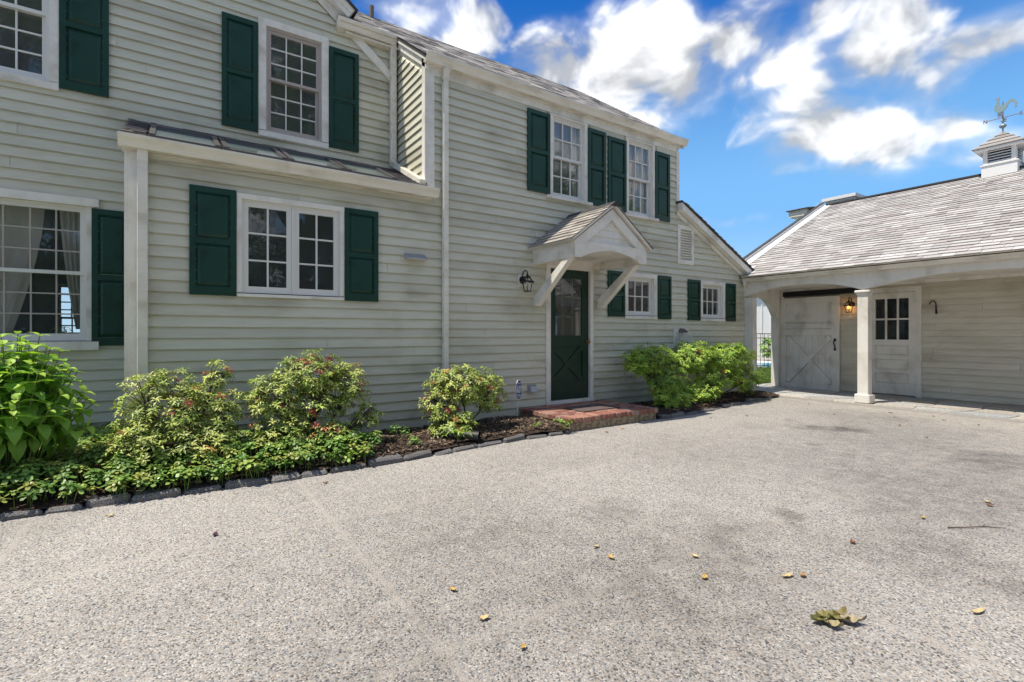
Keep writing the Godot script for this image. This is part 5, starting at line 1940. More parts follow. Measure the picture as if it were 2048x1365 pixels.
func brick_step() -> void:
	var s := thing("brick_step", "low red brick doorstep on a stained concrete base", "step", Vector3(5.0, 0, 0.6))
	var x0 := 4.17
	var x1 := 5.85
	var z1 := 1.14
	var b := MB.new()
	b.cbox(Transform3D(Basis(), Vector3((x0 + x1) / 2, 0.02, z1 / 2 + 0.02)), Vector3(x1 - x0 - 0.04, 0.185, z1 - 0.06), 0.008)
	part(s, "concrete_base", b, M.concrete)
	b = MB.new()
	b.b6(x0 + 0.012, x1 - 0.012, 0.1135, 0.163, 0.03, z1 - 0.012)
	part(s, "mortar_bed", b, M.mortar)
	var r := RandomNumberGenerator.new()
	r.seed = 31
	var shapes := []
	for kind in 2:
		var row := []
		for k in 4:
			b = MB.new()
			var t: Array = [[0.48, 0.20, 0.135], [0.55, 0.29, 0.215], [0.38, 0.16, 0.12], [0.55, 0.35, 0.28]][k]
			b.col = Color(t[0], t[1], t[2])
			b.cbox(Transform3D.IDENTITY, Vector3(0.066, 0.062, 0.20) if kind == 0 else Vector3(0.196, 0.062, 0.066), 0.006, 0.0025, r)
			row.append(b.mesh())
		shapes.append(row)
	# headers round the front and both sides
	var n := int((x1 - x0) / 0.0745)
	for k in n:
		var x := x0 + 0.037 + k * (x1 - x0 - 0.0) / n
		inst(s, "brick", shapes[0][r.randi() % 4], M.brick, Transform3D(Basis.from_euler(Vector3(r.randf_range(-0.02, 0.02), r.randf_range(-0.02, 0.02), r.randf_range(-0.02, 0.02))), Vector3(x, 0.142 + r.randf_range(-0.003, 0.003), z1 - 0.10 + r.randf_range(-0.008, 0.012))))
	var m := int((z1 - 0.21) / 0.0745)
	for k in m:
		for e in [x0 + 0.10, x1 - 0.10]:
			inst(s, "brick", shapes[1][r.randi() % 4], M.brick, Transform3D(Basis.from_euler(Vector3(0, r.randf_range(-0.02, 0.02), r.randf_range(-0.01, 0.01))), Vector3(e, 0.142 + r.randf_range(-0.002, 0.002), 0.06 + k * 0.0745)))
	# field
	var row_i := 0
	var z := 0.06
	while z < z1 - 0.21:
		var x := x0 + 0.205 - (0.10 if row_i % 2 else 0.0)
		while x < x1 - 0.21:
			var a := maxf(x, x0 + 0.205)
			var c := minf(x + 0.197, x1 - 0.205)
			if c - a > 0.16:
				inst(s, "brick", shapes[1][r.randi() % 4], M.brick, Transform3D(Basis.from_euler(Vector3(0, r.randf_range(-0.012, 0.012), 0)), Vector3((a + c) / 2, 0.141 + r.randf_range(-0.002, 0.002), z)))
			elif c - a > 0.05:
				inst(s, "brick", shapes[1][r.randi() % 4], M.brick, Transform3D(Basis.from_scale(Vector3((c - a) / 0.198, 1, 1)), Vector3((a + c) / 2, 0.141, z)))
			x += 0.2055
		z += 0.0745
		row_i += 1
	b = MB.new()
	b.cbox(Transform3D(Basis(Vector3.UP, 0.02), Vector3(5.03, 0.182, 0.63)), Vector3(0.72, 0.016, 0.44), 0.005)
	solo("doormat", b, M.doormat, "flat dark brown doormat lying on the brick step", "doormat", Vector3(5.03, 0.174, 0.63))


func porch_floor() -> void:
	var b := MB.new()
	b.b6(9.84, 11.64, -0.08, 0.036, -0.9, 8.3)
	var fl := struct("porch_floor", b, M.mortar, "irregular pale flagstone floor under the garage porch")
	# irregular flags: a warped grid of four-sided stones
	var r := RandomNumberGenerator.new()
	r.seed = 14
	var nx := 4
	var nz := 17
	var g := []
	for i in nx + 1:
		var row := []
		for j in nz + 1:
			var p := Vector2(lerpf(9.85, 11.63, float(i) / nx), lerpf(-0.85, 8.2, float(j) / nz))
			if i > 0 and i < nx:
				p.x += r.randf_range(-0.14, 0.14)
			if j > 0 and j < nz:
				p.y += r.randf_range(-0.17, 0.17)
			row.append(p)
		g.append(row)
	for i in nx:
		for j in nz:
			var c: Array = [g[i][j], g[i + 1][j], g[i + 1][j + 1], g[i][j + 1]]
			var polys := [c]
			if r.randf() < 0.3:
				polys = [[c[0], c[1], c[2]], [c[0], c[2], c[3]]]
			for q in polys:
				var mid := Vector2.ZERO
				for p in q:
					mid += p
				mid /= q.size()
				var poly := PackedVector2Array()
				for p in q:
					var v: Vector2 = mid + (p - mid) * (1.0 - 0.014 / maxf(0.05, (p - mid).length() * 0.6))
					poly.push_back(Vector2(v.x, -v.y))
				b = MB.new()
				var tone := r.randf_range(0.42, 0.60)
				b.col = [Color(tone, tone * 0.98, tone * 0.95), Color(tone * 0.92, tone * 0.97, tone), Color(tone, tone * 0.93, tone * 0.85)][r.randi() % 3]
				b.t = Transform3D(Basis(Vector3(1, 0, 0), Vector3(0, 0, -1), Vector3(0, 1, 0)), Vector3.ZERO)
				b.prism(poly, 0.02, 0.046 + r.randf_range(-0.003, 0.003))
				part(fl, "flagstone", b, M.flagstone)


# curled fallen leaf lying at p
func dead_leaf(b: MB, p: Vector3, ln: float, wd: float, turn: float, curl: float, r: RandomNumberGenerator) -> void:
	var d := Vector3(cos(turn), 0, sin(turn))
	var s := Vector3(-sin(turn), 0, cos(turn))
	var n := 7
	var rows := []
	for i in n + 1:
		var u := float(i) / n
		var w := wd * sin(PI * pow(u, 0.8)) * (0.8 + 0.4 * r.randf()) + 0.001
		var c := p + d * (u - 0.5) * ln + Vector3.UP * (0.004 + curl * pow(2 * u - 1, 2) * 0.5)
		rows.append([c + s * w * 0.5 + Vector3.UP * (curl * r.randf_range(0.3, 1.0)), c, c - s * w * 0.5 + Vector3.UP * (curl * r.randf_range(0.3, 1.0))])
	for i in n:
		for k in 2:
			b.quad(rows[i][k], rows[i + 1][k], rows[i + 1][k + 1], rows[i][k + 1])
			var e := Vector3(0, -0.0015, 0)
			b.quad(rows[i][k + 1] + e, rows[i + 1][k + 1] + e, rows[i + 1][k] + e, rows[i][k] + e)


func litter() -> void:
	var r := RandomNumberGenerator.new()
	r.seed = 61
	# the big crumpled leaf in front
	var big := thing("crumpled_leaf", "large crumpled olive-green dead leaf with a thin stalk on the driveway", "leaf", Vector3(2.39, 0, 5.0))
	for k in 6:
		var b := MB.new()
		b.col = [Color(0.14, 0.14, 0.04), Color(0.20, 0.18, 0.06), Color(0.30, 0.25, 0.13), Color(0.17, 0.16, 0.05), Color(0.36, 0.30, 0.20), Color(0.22, 0.18, 0.07)][k]
		var o: Vector3 = [Vector3(-0.075, 0, -0.045), Vector3(-0.03, 0, -0.05), Vector3(-0.065, 0, 0.0), Vector3(0.0, 0, -0.005), Vector3(0.03, 0, 0.03), Vector3(0.045, 0, -0.02)][k]
		dead_leaf(b, Vector3(2.39, 0.008, 5.0) + o, [0.09, 0.10, 0.07, 0.085, 0.10, 0.075][k], [0.04, 0.06, 0.05, 0.045, 0.055, 0.05][k], [0.6, 0.3, 1.2, 0.9, 0.7, 0.2][k], 0.022, r)
		part(big, "lobe", b, M.dry_leaf)
	var st := MB.new()
	st.tube([Vector3(2.36, 0.012, 4.97), Vector3(2.42, 0.014, 5.02), Vector3(2.50, 0.006, 5.045), Vector3(2.545, 0.005, 5.04)], [0.0035, 0.003, 0.0025, 0.002], 6)
	part(big, "stalk", st, M.twig)
	# single leaves, placed where they lie
	var tint := {"pale": Color(0.55, 0.42, 0.22), "tan": Color(0.34, 0.20, 0.10), "yellow": Color(0.46, 0.31, 0.10), "rust": Color(0.22, 0.08, 0.035), "dark": Color(0.07, 0.03, 0.035)}
	var spots := [
		[2.62, 4.66, "pale", "long pale curled leaf behind the big crumpled leaf"], [2.69, 4.70, "tan", "brown leaf touching the long pale curled leaf"],
		[2.02, 4.0, "yellow", "yellow leaf in the middle of the open driveway, with another close behind"], [2.05, 3.85, "pale", "pale leaf just behind the yellow leaf in mid-driveway"],
		[1.13, 3.82, "yellow", "small yellow leaf alone left of the driveway centre"], [1.13, 4.115, "pale", "pale leaf low in the middle of the driveway"],
		[1.15, 4.38, "yellow", "yellow leaf nearest the bottom edge of the view"], [3.36, 4.66, "rust", "single rust-brown leaf halfway between crumpled leaf and garage"],
		[2.99, 5.31, "pale", "long cream-coloured leaf right of the big crumpled leaf"], [4.91, 4.93, "rust", "rust-brown leaf at the far right edge of the driveway"],
		[4.99, 4.90, "pale", "cream leaf beside the rust-brown leaf at far right"], [0.22, 2.40, "dark", "dark purple leaf on the left part of the driveway"],
		[2.42, 4.25, "pale", "pale fleck of leaf behind the crumpled leaf, left side"], [2.25, 4.43, "yellow", "tiny yellow leaf left of the long pale curled leaf"],
		[4.2, 4.75, "yellow", "yellow leaf just beyond the dry twig"], [1.06, 1.66, "rust", "rust-brown leaf against the kerb below the open-branched shrub"],
		[-0.35, 1.62, "pale", "pale leaf against the kerb at the far left"], [4.55, 1.42, "rust", "rust-brown leaf in front of the brick step, left one"], [4.9, 1.35, "yellow", "yellow leaf in front of the brick step, right one"],
		[6.6, 1.5, "rust", ""], [7.2, 1.7, "rust", ""], [8.4, 2.4, "rust", ""], [8.9, 3.0, "tan", ""], [9.2, 3.5, "tan", ""], [9.35, 2.8, "rust", ""], [9.1, 3.9, "rust", ""], [9.5, 3.3, "tan", ""], [8.2, 3.3, "tan", ""], [7.5, 3.8, "rust", ""], [9.4, 4.4, "rust", ""], [9.3, 1.6, "rust", ""]]
	for q in spots:
		var b := MB.new()
		b.col = tint[q[2]]
		var big_one: bool = q[0] == 2.99 or q[0] == 2.62
		var ln := r.randf_range(0.035, 0.055) if not big_one else 0.085
		dead_leaf(b, Vector3(q[0], 0.004, q[1]), ln, ln * (0.55 if not big_one else 0.3), r.randf() * TAU if not big_one else 0.2, 0.008, r)
		var lb: String = q[3]
		solo("fallen_leaf", b, M.dry_leaf, lb if lb else "tiny brown leaf fleck on the driveway towards the garage porch", "leaf", Vector3(q[0], 0, q[1]), "leaves fallen on the driveway")
	var b := MB.new()
	b.tube([Vector3(4.12, 0.008, 4.90), Vector3(4.22, 0.010, 4.97), Vector3(4.33, 0.008, 5.02), Vector3(4.42, 0.006, 5.11)], [0.004, 0.0035, 0.003, 0.002], 6)
	b.tube([Vector3(4.33, 0.008, 5.02), Vector3(4.38, 0.012, 5.02)], [0.0025, 0.0015], 5)
	solo("fallen_twig", b, M.twig, "thin dry twig lying across the driveway at the right", "twig", Vector3(4.25, 0, 5.0))


# ---------------------------------------------------------------- plants
const GREENS := [Color(0.13, 0.22, 0.035), Color(0.19, 0.28, 0.05), Color(0.26, 0.33, 0.07), Color(0.09, 0.17, 0.03), Color(0.32, 0.36, 0.12)]


func whorl(b: MB, p: Vector3, up: Vector3, count: int, ln: float, wd: float, lift: float, r: RandomNumberGenerator) -> void:
	var side := up.cross(Vector3(0.3, 0.2, 0.93)).normalized()
	var fw := up.cross(side)
	var a0 := r.randf() * TAU
	for k in count:
		var a := a0 + TAU * k / count + r.randf_range(-0.25, 0.25)
		var d := (side * cos(a) + fw * sin(a) + up * (lift + r.randf_range(-0.25, 0.25))).normalized()
		var s := d.cross(up).normalized()
		var l := ln * r.randf_range(0.7, 1.15)
		b.leaf(p - up * 0.012 * (k % 3), d, s, s.cross(d).normalized() , l, wd * l / ln, r.randf_range(0.3, 1.0))


# a shrub of leaf whorls on branching stems. lobes: [centre, radii, whorls]
func shrub(called: String, label: String, base: Vector3, lobes: Array, tones: Array, red: float, ln: float, wd: float, sd: int, per := 8, stems := 5, shell := 0.55) -> Node3D:
	var o := thing(called, label, "shrub", base, "")
	var r := RandomNumberGenerator.new()
	r.seed = sd
	var fol := MB.new()
	var wood := MB.new()
	for q in lobes:
		var c: Vector3 = base + q[0]
		var rad: Vector3 = q[1]
		var foot := base + Vector3(r.randf_range(-0.06, 0.06), 0.0, r.randf_range(-0.06, 0.06))
		var hub := foot.lerp(c, 0.62) + Vector3(r.randf_range(-0.05, 0.05), -0.05, r.randf_range(-0.05, 0.05))
		wood.tube([foot - Vector3(0, 0.03, 0), foot.lerp(hub, 0.5) + Vector3(r.randf_range(-0.05, 0.05), 0.02, r.randf_range(-0.04, 0.04)), hub], [0.016, 0.013, 0.010], 6)
		var forks := []
		for k in stems:
			var dir := Vector3(r.randf_range(-1, 1), r.randf_range(-0.15, 1), r.randf_range(-1, 1)).normalized()
			var e := c + dir * rad * 0.55
			wood.tube([hub, hub.lerp(e, 0.5) + Vector3(r.randf_range(-0.03, 0.03), 0.02, r.randf_range(-0.03, 0.03)), e], [0.009, 0.007, 0.005], 5)
			forks.append(e)
		for k in int(q[2] * 1.25):
			var dir := Vector3(r.randfn(), r.randfn(), r.randfn()).normalized()
			var rr := lerpf(shell, 1.0, pow(r.randf(), 0.6)) * (1.0 + 0.12 * sin(dir.x * 7.0 + sd) * cos(dir.z * 6.0))
			var p := c + dir * rad * rr
			if p.y < 0.06:
				continue
			var t: Color = tones[r.randi() % tones.size()]
			t = t * r.randf_range(0.85, 1.45)
			if r.randf() < red:
				t = [Color(0.36, 0.10, 0.04), Color(0.45, 0.20, 0.06), Color(0.30, 0.05, 0.04)][r.randi() % 3]
			fol.col = t
			var up := (dir * 0.6 + Vector3(r.randf_range(-0.3, 0.3), 0.9, r.randf_range(-0.3, 0.3))).normalized()
			whorl(fol, p, up, per, ln, wd, 0.25, r)
			if k % 3 == 0:
				var best: Vector3 = forks[0]
				for e in forks:
					if e.distance_squared_to(p) < best.distance_squared_to(p):
						best = e
				wood.tube([best, best.lerp(p, 0.5) + Vector3(0, -0.015, 0), p], [0.0045, 0.0035, 0.0025], 4, false)
	part(o, "branches", wood, M.twig)
	var fo := part(o, "foliage", fol, M.leaf)
	fo.set_meta("kind", "stuff")
	return o


func big_leaf(ln: float, wd: float, droop: float, fold: float) -> ArrayMesh:
	# grows along +z from the origin, upper side +y, toothed edge
	var b := MB.new()
	var n := 8
	var rows := []
	for i in n + 1:
		var u := float(i) / n
		var w := wd * 0.5 * pow(sin(PI * pow(u, 0.72)), 0.9) * (1.0 if i % 2 == 0 else 0.93)
		if i == n:
			w = 0.0
		var c := Vector3(0, 0.05 * ln * sin(PI * u) - droop * ln * u * u, ln * u)
		var rip := 0.012 * sin(u * 24.0)
		rows.append([c + Vector3(-w, fold * w + rip * w * 3.0, 0), c + Vector3(-w * 0.5, fold * w * 0.35, 0), c, c + Vector3(w * 0.5, fold * w * 0.35, 0), c + Vector3(w, fold * w - rip * w * 3.0, 0)])
	for i in n:
		for k in 4:
			b.quad(rows[i][k], rows[i + 1][k], rows[i + 1][k + 1], rows[i][k + 1])
	return b.mesh()


func hydrangea() -> void:
	var base := Vector3(-1.02, 0.05, 0.62)
	var o := thing("hydrangea", "large-leaved bright green shrub in front of the curtained window", "shrub", base)
	var r := RandomNumberGenerator.new()
	r.seed = 8
	var shapes := [big_leaf(0.13, 0.086, 0.22, 0.25), big_leaf(0.145, 0.098, 0.32, 0.35), big_leaf(0.12, 0.076, 0.14, 0.30), big_leaf(0.155, 0.105, 0.42, 0.20)]
	var wood := MB.new()
	var leaves := []
	var rest := MB.new()
	for k in 78:
		var a := TAU * k * 0.381966 + r.randf_range(-0.2, 0.2)
		var rad := 0.52 * sqrt((k + 0.5) / 78.0)
		var hgt := 1.16 - 0.88 * pow(rad / 0.60, 2.4) + r.randf_range(-0.09, 0.09)
		var tip := base + Vector3(cos(a) * rad, hgt, sin(a) * rad)
		var foot := base + Vector3(cos(a) * rad * 0.22, 0, sin(a) * rad * 0.22)
		var mid := foot.lerp(tip, 0.55) + Vector3(0, 0.12, 0)
		wood.tube([foot, mid, tip], [0.007, 0.0055, 0.004], 6)
		var ax := (tip - mid).normalized()
		for lev in 5:
			var p := tip - ax * (0.02 + lev * 0.075)
			var rot := PI / 2 * lev + r.randf_range(-0.3, 0.3) + a
			for sgn in 2:
				var an := rot + PI * sgn
				var out := Vector3(cos(an), 0, sin(an))
				out = (out - ax * out.dot(ax)).normalized()
				var lift: float = [0.75, 0.35, 0.05, -0.2, -0.3][lev]
				var d := (out + ax * lift + Vector3(r.randf_range(-0.15, 0.15), -0.12, r.randf_range(-0.15, 0.15))).normalized()
				var sd := d.cross(Vector3.UP)
				if sd.length() < 0.1:
					sd = Vector3.RIGHT
				sd = sd.normalized()
				var nrm := sd.cross(d).normalized()
				var sc: float = [0.5, 0.85, 1.0, 1.05, 1.05][lev] * r.randf_range(0.85, 1.15)
				var bs := Basis(-sd, nrm, d) * Basis.from_scale(Vector3.ONE * sc)
				if bs.determinant() < 0:
					bs = Basis(sd, nrm, d) * Basis.from_scale(Vector3.ONE * sc)
				var m: Material = M.hydrangea_leaf_young if lev == 0 or (lev == 1 and r.randf() < 0.35) else (M.hydrangea_leaf if r.randf() < 0.65 else M.hydrangea_leaf_deep)
				leaves.append([p.distance_squared_to(Vector3(0, 1.25, 6.0)) + (4.0 if lev == 4 else 0.0), r.randi() % 4, m, Transform3D(bs, p)])
	part(o, "stems", wood, M.stem)
	leaves.sort_custom(func(p, q): return p[0] < q[0])
	for i in mini(300, leaves.size()):
		var q: Array = leaves[i]
		inst(o, "leaf", shapes[q[1]], q[2], q[3])
	for i in range(300, leaves.size()):
		var q: Array = leaves[i]
		var a: Array = (shapes[q[1]] as ArrayMesh).surface_get_arrays(0)
		var v: PackedVector3Array = a[Mesh.ARRAY_VERTEX]
		rest.t = q[3]
		for j in range(0, v.size(), 3):
			rest.tri(v[j], v[j + 2], v[j + 1])
	var rp := part(o, "inner_leaves", rest, M.hydrangea_leaf)
	rp.set_meta("kind", "stuff")


func ground_cover() -> void:
	# pachysandra-like carpet: whorls of blunt leaves on short stems
	var r := RandomNumberGenerator.new()
	r.seed = 19
	var metas := []
	for k in 3:
		var b := MB.new()
		b.col = Color(1, 1, 1)
		for lev in 2:
			for i in 6:
				var a := TAU * i / 6 + lev * 0.5 + r.randf_range(-0.2, 0.2)
				var d := Vector3(cos(a), [0.12, 0.55][lev], sin(a)).normalized()
				var s := d.cross(Vector3.UP).normalized()
				var ln := ([0.062, 0.045][lev] as float) * r.randf_range(0.85, 1.15)
				var c := Vector3(0, lev * 0.012, 0)
				# broad blunt leaf: stalk, wide end
				var m := c + d * ln * 0.6
				var e := c + d * ln - Vector3.UP * 0.012
				var w := ln * 0.27
				b.tri(c, m + s * w * 0.8 + Vector3.UP * 0.003, m - s * w * 0.8 + Vector3.UP * 0.003)
				b.quad(m + s * w * 0.8 + Vector3.UP * 0.003, e + s * w * 0.75, e - s * w * 0.75, m - s * w * 0.8 + Vector3.UP * 0.003)
				b.tri(e + s * w * 0.75, e + d * ln * 0.14 - Vector3.UP * 0.004, e - s * w * 0.75)
		b.tube([Vector3(0, 0, 0), Vector3(0.005, -0.14, 0.004)], [0.0025, 0.003], 4, false)
		metas.append(b.mesh())
	for k in 3:
		var trs := []
		var cols := []
		for i in 1150:
			var x := r.randf_range(-3.2, 1.75)
			var zmin := -0.95 if x < -0.4 else 0.15
			var z := lerpf(zmin, kerb_z(x) - 0.02, r.randf())
			if x > 0.9 and r.randf() < (x - 0.9) / 0.9:
				continue
			if x > -0.2 and z < 0.75 and r.randf() < 0.6:
				continue
			var bs := Basis.from_euler(Vector3(r.randf_range(-0.3, 0.3), r.randf() * TAU, r.randf_range(-0.3, 0.3))) * Basis.from_scale(Vector3.ONE * r.randf_range(0.5, 1.2))
			var edge := smoothstep(kerb_z(x) - 0.06, kerb_z(x) - 0.3, z)
			trs.append(Transform3D(bs, Vector3(x, 0.08 + lerpf(0.05, 0.15, edge) + r.randf_range(-0.03, 0.05), z)))
			cols.append(([Color(0.13, 0.25, 0.045), Color(0.19, 0.32, 0.06), Color(0.27, 0.39, 0.08), Color(0.10, 0.20, 0.04), Color(0.34, 0.38, 0.09)][r.randi() % 5] as Color) * r.randf_range(0.75, 1.2))
		if k == 0:
			var o := multi(self, "ground_cover", metas[k], M.leaf, trs, cols)
			o.set_meta("label", "low glossy green ground cover spreading behind the kerb")
			o.set_meta("category", "ground cover")
		else:
			multi(get_node("ground_cover"), "leaf_carpet", metas[k], M.leaf, trs, cols)


func weed(called: String, label: String, p: Vector3, hgt: float, count: int, ln: float, wd: float, tone: Color, sd: int) -> void:
	var r := RandomNumberGenerator.new()
	r.seed = sd
	var o := thing(called, label, "plant", p)
	var st := MB.new()
	var lf := MB.new()
	for k in count:
		var a := TAU * k / count + r.randf_range(-0.3, 0.3)
		var rad := hgt * r.randf_range(0.15, 0.75)
		var e := p + Vector3(cos(a) * rad, hgt * r.randf_range(0.45, 1.0), sin(a) * rad)
		st.tube([p, p.lerp(e, 0.6) + Vector3(0, 0.02, 0), e], [0.003, 0.0025, 0.002], 4, false)
		lf.col = tone * r.randf_range(0.75, 1.3)
		whorl(lf, e, (Vector3.UP + Vector3(cos(a), 0, sin(a)) * 0.3).normalized(), 5, ln, wd, 0.15, r)
	part(o, "stems", st, M.stem)
	part(o, "leaves", lf, M.leaf)


func plants() -> void:
	hydrangea()
	ground_cover()
	var pieris := [Color(0.30, 0.37, 0.08), Color(0.38, 0.44, 0.10), Color(0.22, 0.31, 0.055), Color(0.46, 0.49, 0.15), Color(0.27, 0.33, 0.10)]
	shrub("andromeda_shrub", "dense yellow-green shrub beside the left downspout with reddish tips", Vector3(0.02, 0.05, 0.72), [[Vector3(-0.06, 0.52, 0.0), Vector3(0.38, 0.38, 0.32), 300], [Vector3(-0.20, 0.26, 0.18), Vector3(0.28, 0.26, 0.26), 170], [Vector3(0.24, 0.42, 0.02), Vector3(0.30, 0.36, 0.28), 200], [Vector3(0.10, 0.20, 0.28), Vector3(0.36, 0.22, 0.24), 170], [Vector3(0.33, 0.82, -0.12), Vector3(0.13, 0.14, 0.12), 30]], pieris, 0.045, 0.060, 0.019, 101, 8, 5, 0.45)
	shrub("andromeda_shrub", "open-branched shrub with bare lower stems under the casement window", Vector3(1.16, 0.05, 0.70), [[Vector3(0.02, 0.78, -0.05), Vector3(0.36, 0.25, 0.28), 230], [Vector3(-0.36, 0.58, 0.02), Vector3(0.28, 0.24, 0.24), 150], [Vector3(0.33, 0.64, 0.0), Vector3(0.25, 0.28, 0.24), 130], [Vector3(-0.30, 0.24, 0.15), Vector3(0.30, 0.20, 0.22), 130], [Vector3(0.54, 0.36, 0.10), Vector3(0.16, 0.15, 0.14), 40], [Vector3(0.10, 0.20, 0.22), Vector3(0.26, 0.17, 0.18), 80], [Vector3(0.0, 0.50, 0.06), Vector3(0.30, 0.20, 0.22), 80]], pieris, 0.07, 0.060, 0.019, 102, 8, 9, 0.4)
	shrub("andromeda_shrub", "round shrub with red tips beside the blue security sign", Vector3(2.93, 0.05, 0.66), [[Vector3(0.0, 0.60, 0.0), Vector3(0.46, 0.24, 0.32), 290], [Vector3(-0.34, 0.42, 0.05), Vector3(0.24, 0.30, 0.24), 150], [Vector3(0.32, 0.46, 0.05), Vector3(0.24, 0.25, 0.22), 110], [Vector3(-0.26, 0.17, 0.22), Vector3(0.30, 0.17, 0.22), 130]], pieris, 0.07, 0.058, 0.019, 103, 8, 8, 0.42)
	var azalea := [Color(0.22, 0.36, 0.05), Color(0.32, 0.46, 0.065), Color(0.40, 0.52, 0.085), Color(0.17, 0.29, 0.045)]
	shrub("azalea_shrub", "shaded green shrub with twisted bare stems beside the brick step", Vector3(6.72, 0.05, 0.50), [[Vector3(-0.28, 0.78, 0.0), Vector3(0.56, 0.26, 0.34), 300], [Vector3(-0.05, 0.44, 0.18), Vector3(0.42, 0.26, 0.28), 190], [Vector3(0.0, 0.20, 0.28), Vector3(0.46, 0.19, 0.26), 190], [Vector3(-0.60, 0.72, 0.06), Vector3(0.28, 0.20, 0.24), 90]], azalea, 0.02, 0.072, 0.022, 104, 8, 9, 0.45)
	shrub("azalea_shrub", "bright lime-green clipped shrub under the wall vent at the corner", Vector3(8.05, 0.05, 0.55), [[Vector3(-0.55, 0.80, 0.0), Vector3(0.58, 0.28, 0.36), 340], [Vector3(0.35, 0.78, 0.02), Vector3(0.80, 0.26, 0.38), 440], [Vector3(-0.55, 0.26, 0.20), Vector3(0.40, 0.22, 0.26), 150], [Vector3(0.85, 0.38, 0.10), Vector3(0.42, 0.24, 0.26), 160], [Vector3(0.0, 0.48, 0.14), Vector3(0.60, 0.24, 0.28), 190]], azalea, 0.02, 0.066, 0.022, 105, 8, 9, 0.45)
	weed("small_weed", "small leafy seedling on bare mulch between the shrubs", Vector3(2.02, 0.07, 0.80), 0.20, 9, 0.05, 0.03, Color(0.13, 0.26, 0.05), 201)
	weed("small_weed", "low sprawling weed close to the kerb stones", Vector3(2.10, 0.07, 1.08), 0.10, 8, 0.045, 0.028, Color(0.19, 0.31, 0.06), 202)
	weed("small_weed", "bright pointed-leaf weed beside the black drain pipe", Vector3(2.60, 0.07, 1.10), 0.15, 6, 0.10, 0.03, Color(0.24, 0.38, 0.05), 203)
	weed("small_weed", "broad-leaved weed at the front corner of the brick step", Vector3(4.08, 0.05, 1.16), 0.16, 5, 0.055, 0.045, Color(0.20, 0.36, 0.05), 204)
	weed("small_weed", "pale leggy weed on the mulch in front of the step", Vector3(3.75, 0.07, 1.02), 0.08, 7, 0.035, 0.02, Color(0.20, 0.28, 0.06), 205)
	weed("small_weed", "dark shaded seedling at the foot of the wall", Vector3(1.78, 0.07, 0.35), 0.24, 7, 0.055, 0.035, Color(0.09, 0.19, 0.04), 206)
	weed("small_weed", "leafy tuft under the right shrub by the corner post", Vector3(9.10, 0.06, 0.62), 0.12, 8, 0.05, 0.025, Color(0.20, 0.32, 0.06), 207)
	weed("small_weed", "trailing weed over the mulch below the open-branched shrub", Vector3(1.55, 0.07, 1.02), 0.13, 9, 0.05, 0.03, Color(0.12, 0.24, 0.05), 208)


# leafy tree: trunk, limbs and a crown of leaf clumps
func tree(label: String, p: Vector3, hgt: float, spread: float, low: float, clumps: int, tone: Color, sd: int, size := 1.0) -> void:
	var r := RandomNumberGenerator.new()
	r.seed = sd
	var o := thing("tree", label, "tree", p, "")
	var w := MB.new()
	var top := p + Vector3(0, hgt * 0.8, 0)
	w.tube([p - Vector3(0, 0.1, 0), p + Vector3(0.1, hgt * 0.3, 0), p + Vector3(-0.1, hgt * 0.55, 0.1), top], [hgt * 0.026, hgt * 0.02, hgt * 0.013, hgt * 0.004], 9)
	var lobes := []
	for k in 15:
		var a := TAU * k * 0.382 + r.randf_range(-0.3, 0.3)
		var u := float(k) / 14
		var y := lerpf(low + (hgt - low) * 0.15, hgt * 0.86, u)
		var rad := spread * (0.62 if k < 14 else 0.1) * sqrt(maxf(0.1, 1.0 - pow(absf(u - 0.5) * 1.5, 2)))
		var c := p + Vector3(cos(a) * rad, y, sin(a) * rad)
		lobes.append([c, spread * r.randf_range(0.32, 0.5)])
		var f := p + Vector3(0, minf(y * 0.7, hgt * 0.6), 0)
		w.tube([f, f.lerp(c, 0.5) + Vector3(0, 0.3, 0), c], [hgt * 0.011, hgt * 0.007, hgt * 0.003], 6)
	part(o, "trunk", w, M.bark)
	var b := MB.new()
	for k in 34:
		var d := Vector3(r.randfn(), r.randfn() * 0.7, r.randfn()) * 0.2 * size
		var ax := Vector3(r.randf_range(-1, 1), r.randf_range(-0.5, 0.5), r.randf_range(-1, 1)).normalized()
		var s := ax.cross(Vector3(r.randf_range(-0.4, 0.4), 1, r.randf_range(-0.4, 0.4))).normalized()
		b.col = Color.WHITE * r.randf_range(0.7, 1.25)
		b.leaf(d, ax, s, s.cross(ax).normalized(), 0.14 * size, 0.075 * size, 0.6)
	var trs := []
	var cols := []
	for k in clumps:
		var l: Array = lobes[r.randi() % lobes.size()]
		var d := Vector3(r.randfn(), r.randfn() * 0.8, r.randfn()).normalized() * pow(r.randf(), 0.4) * (l[1] as float)
		trs.append(Transform3D(Basis.from_euler(Vector3(r.randf_range(-0.6, 0.6), r.randf() * TAU, r.randf_range(-0.6, 0.6))) * Basis.from_scale(Vector3.ONE * r.randf_range(0.8, 1.5)), (l[0] as Vector3) + d - p))
		cols.append(tone * r.randf_range(0.7, 1.25))
	multi(o, "crown", b.mesh(), M.leaf, trs, cols)


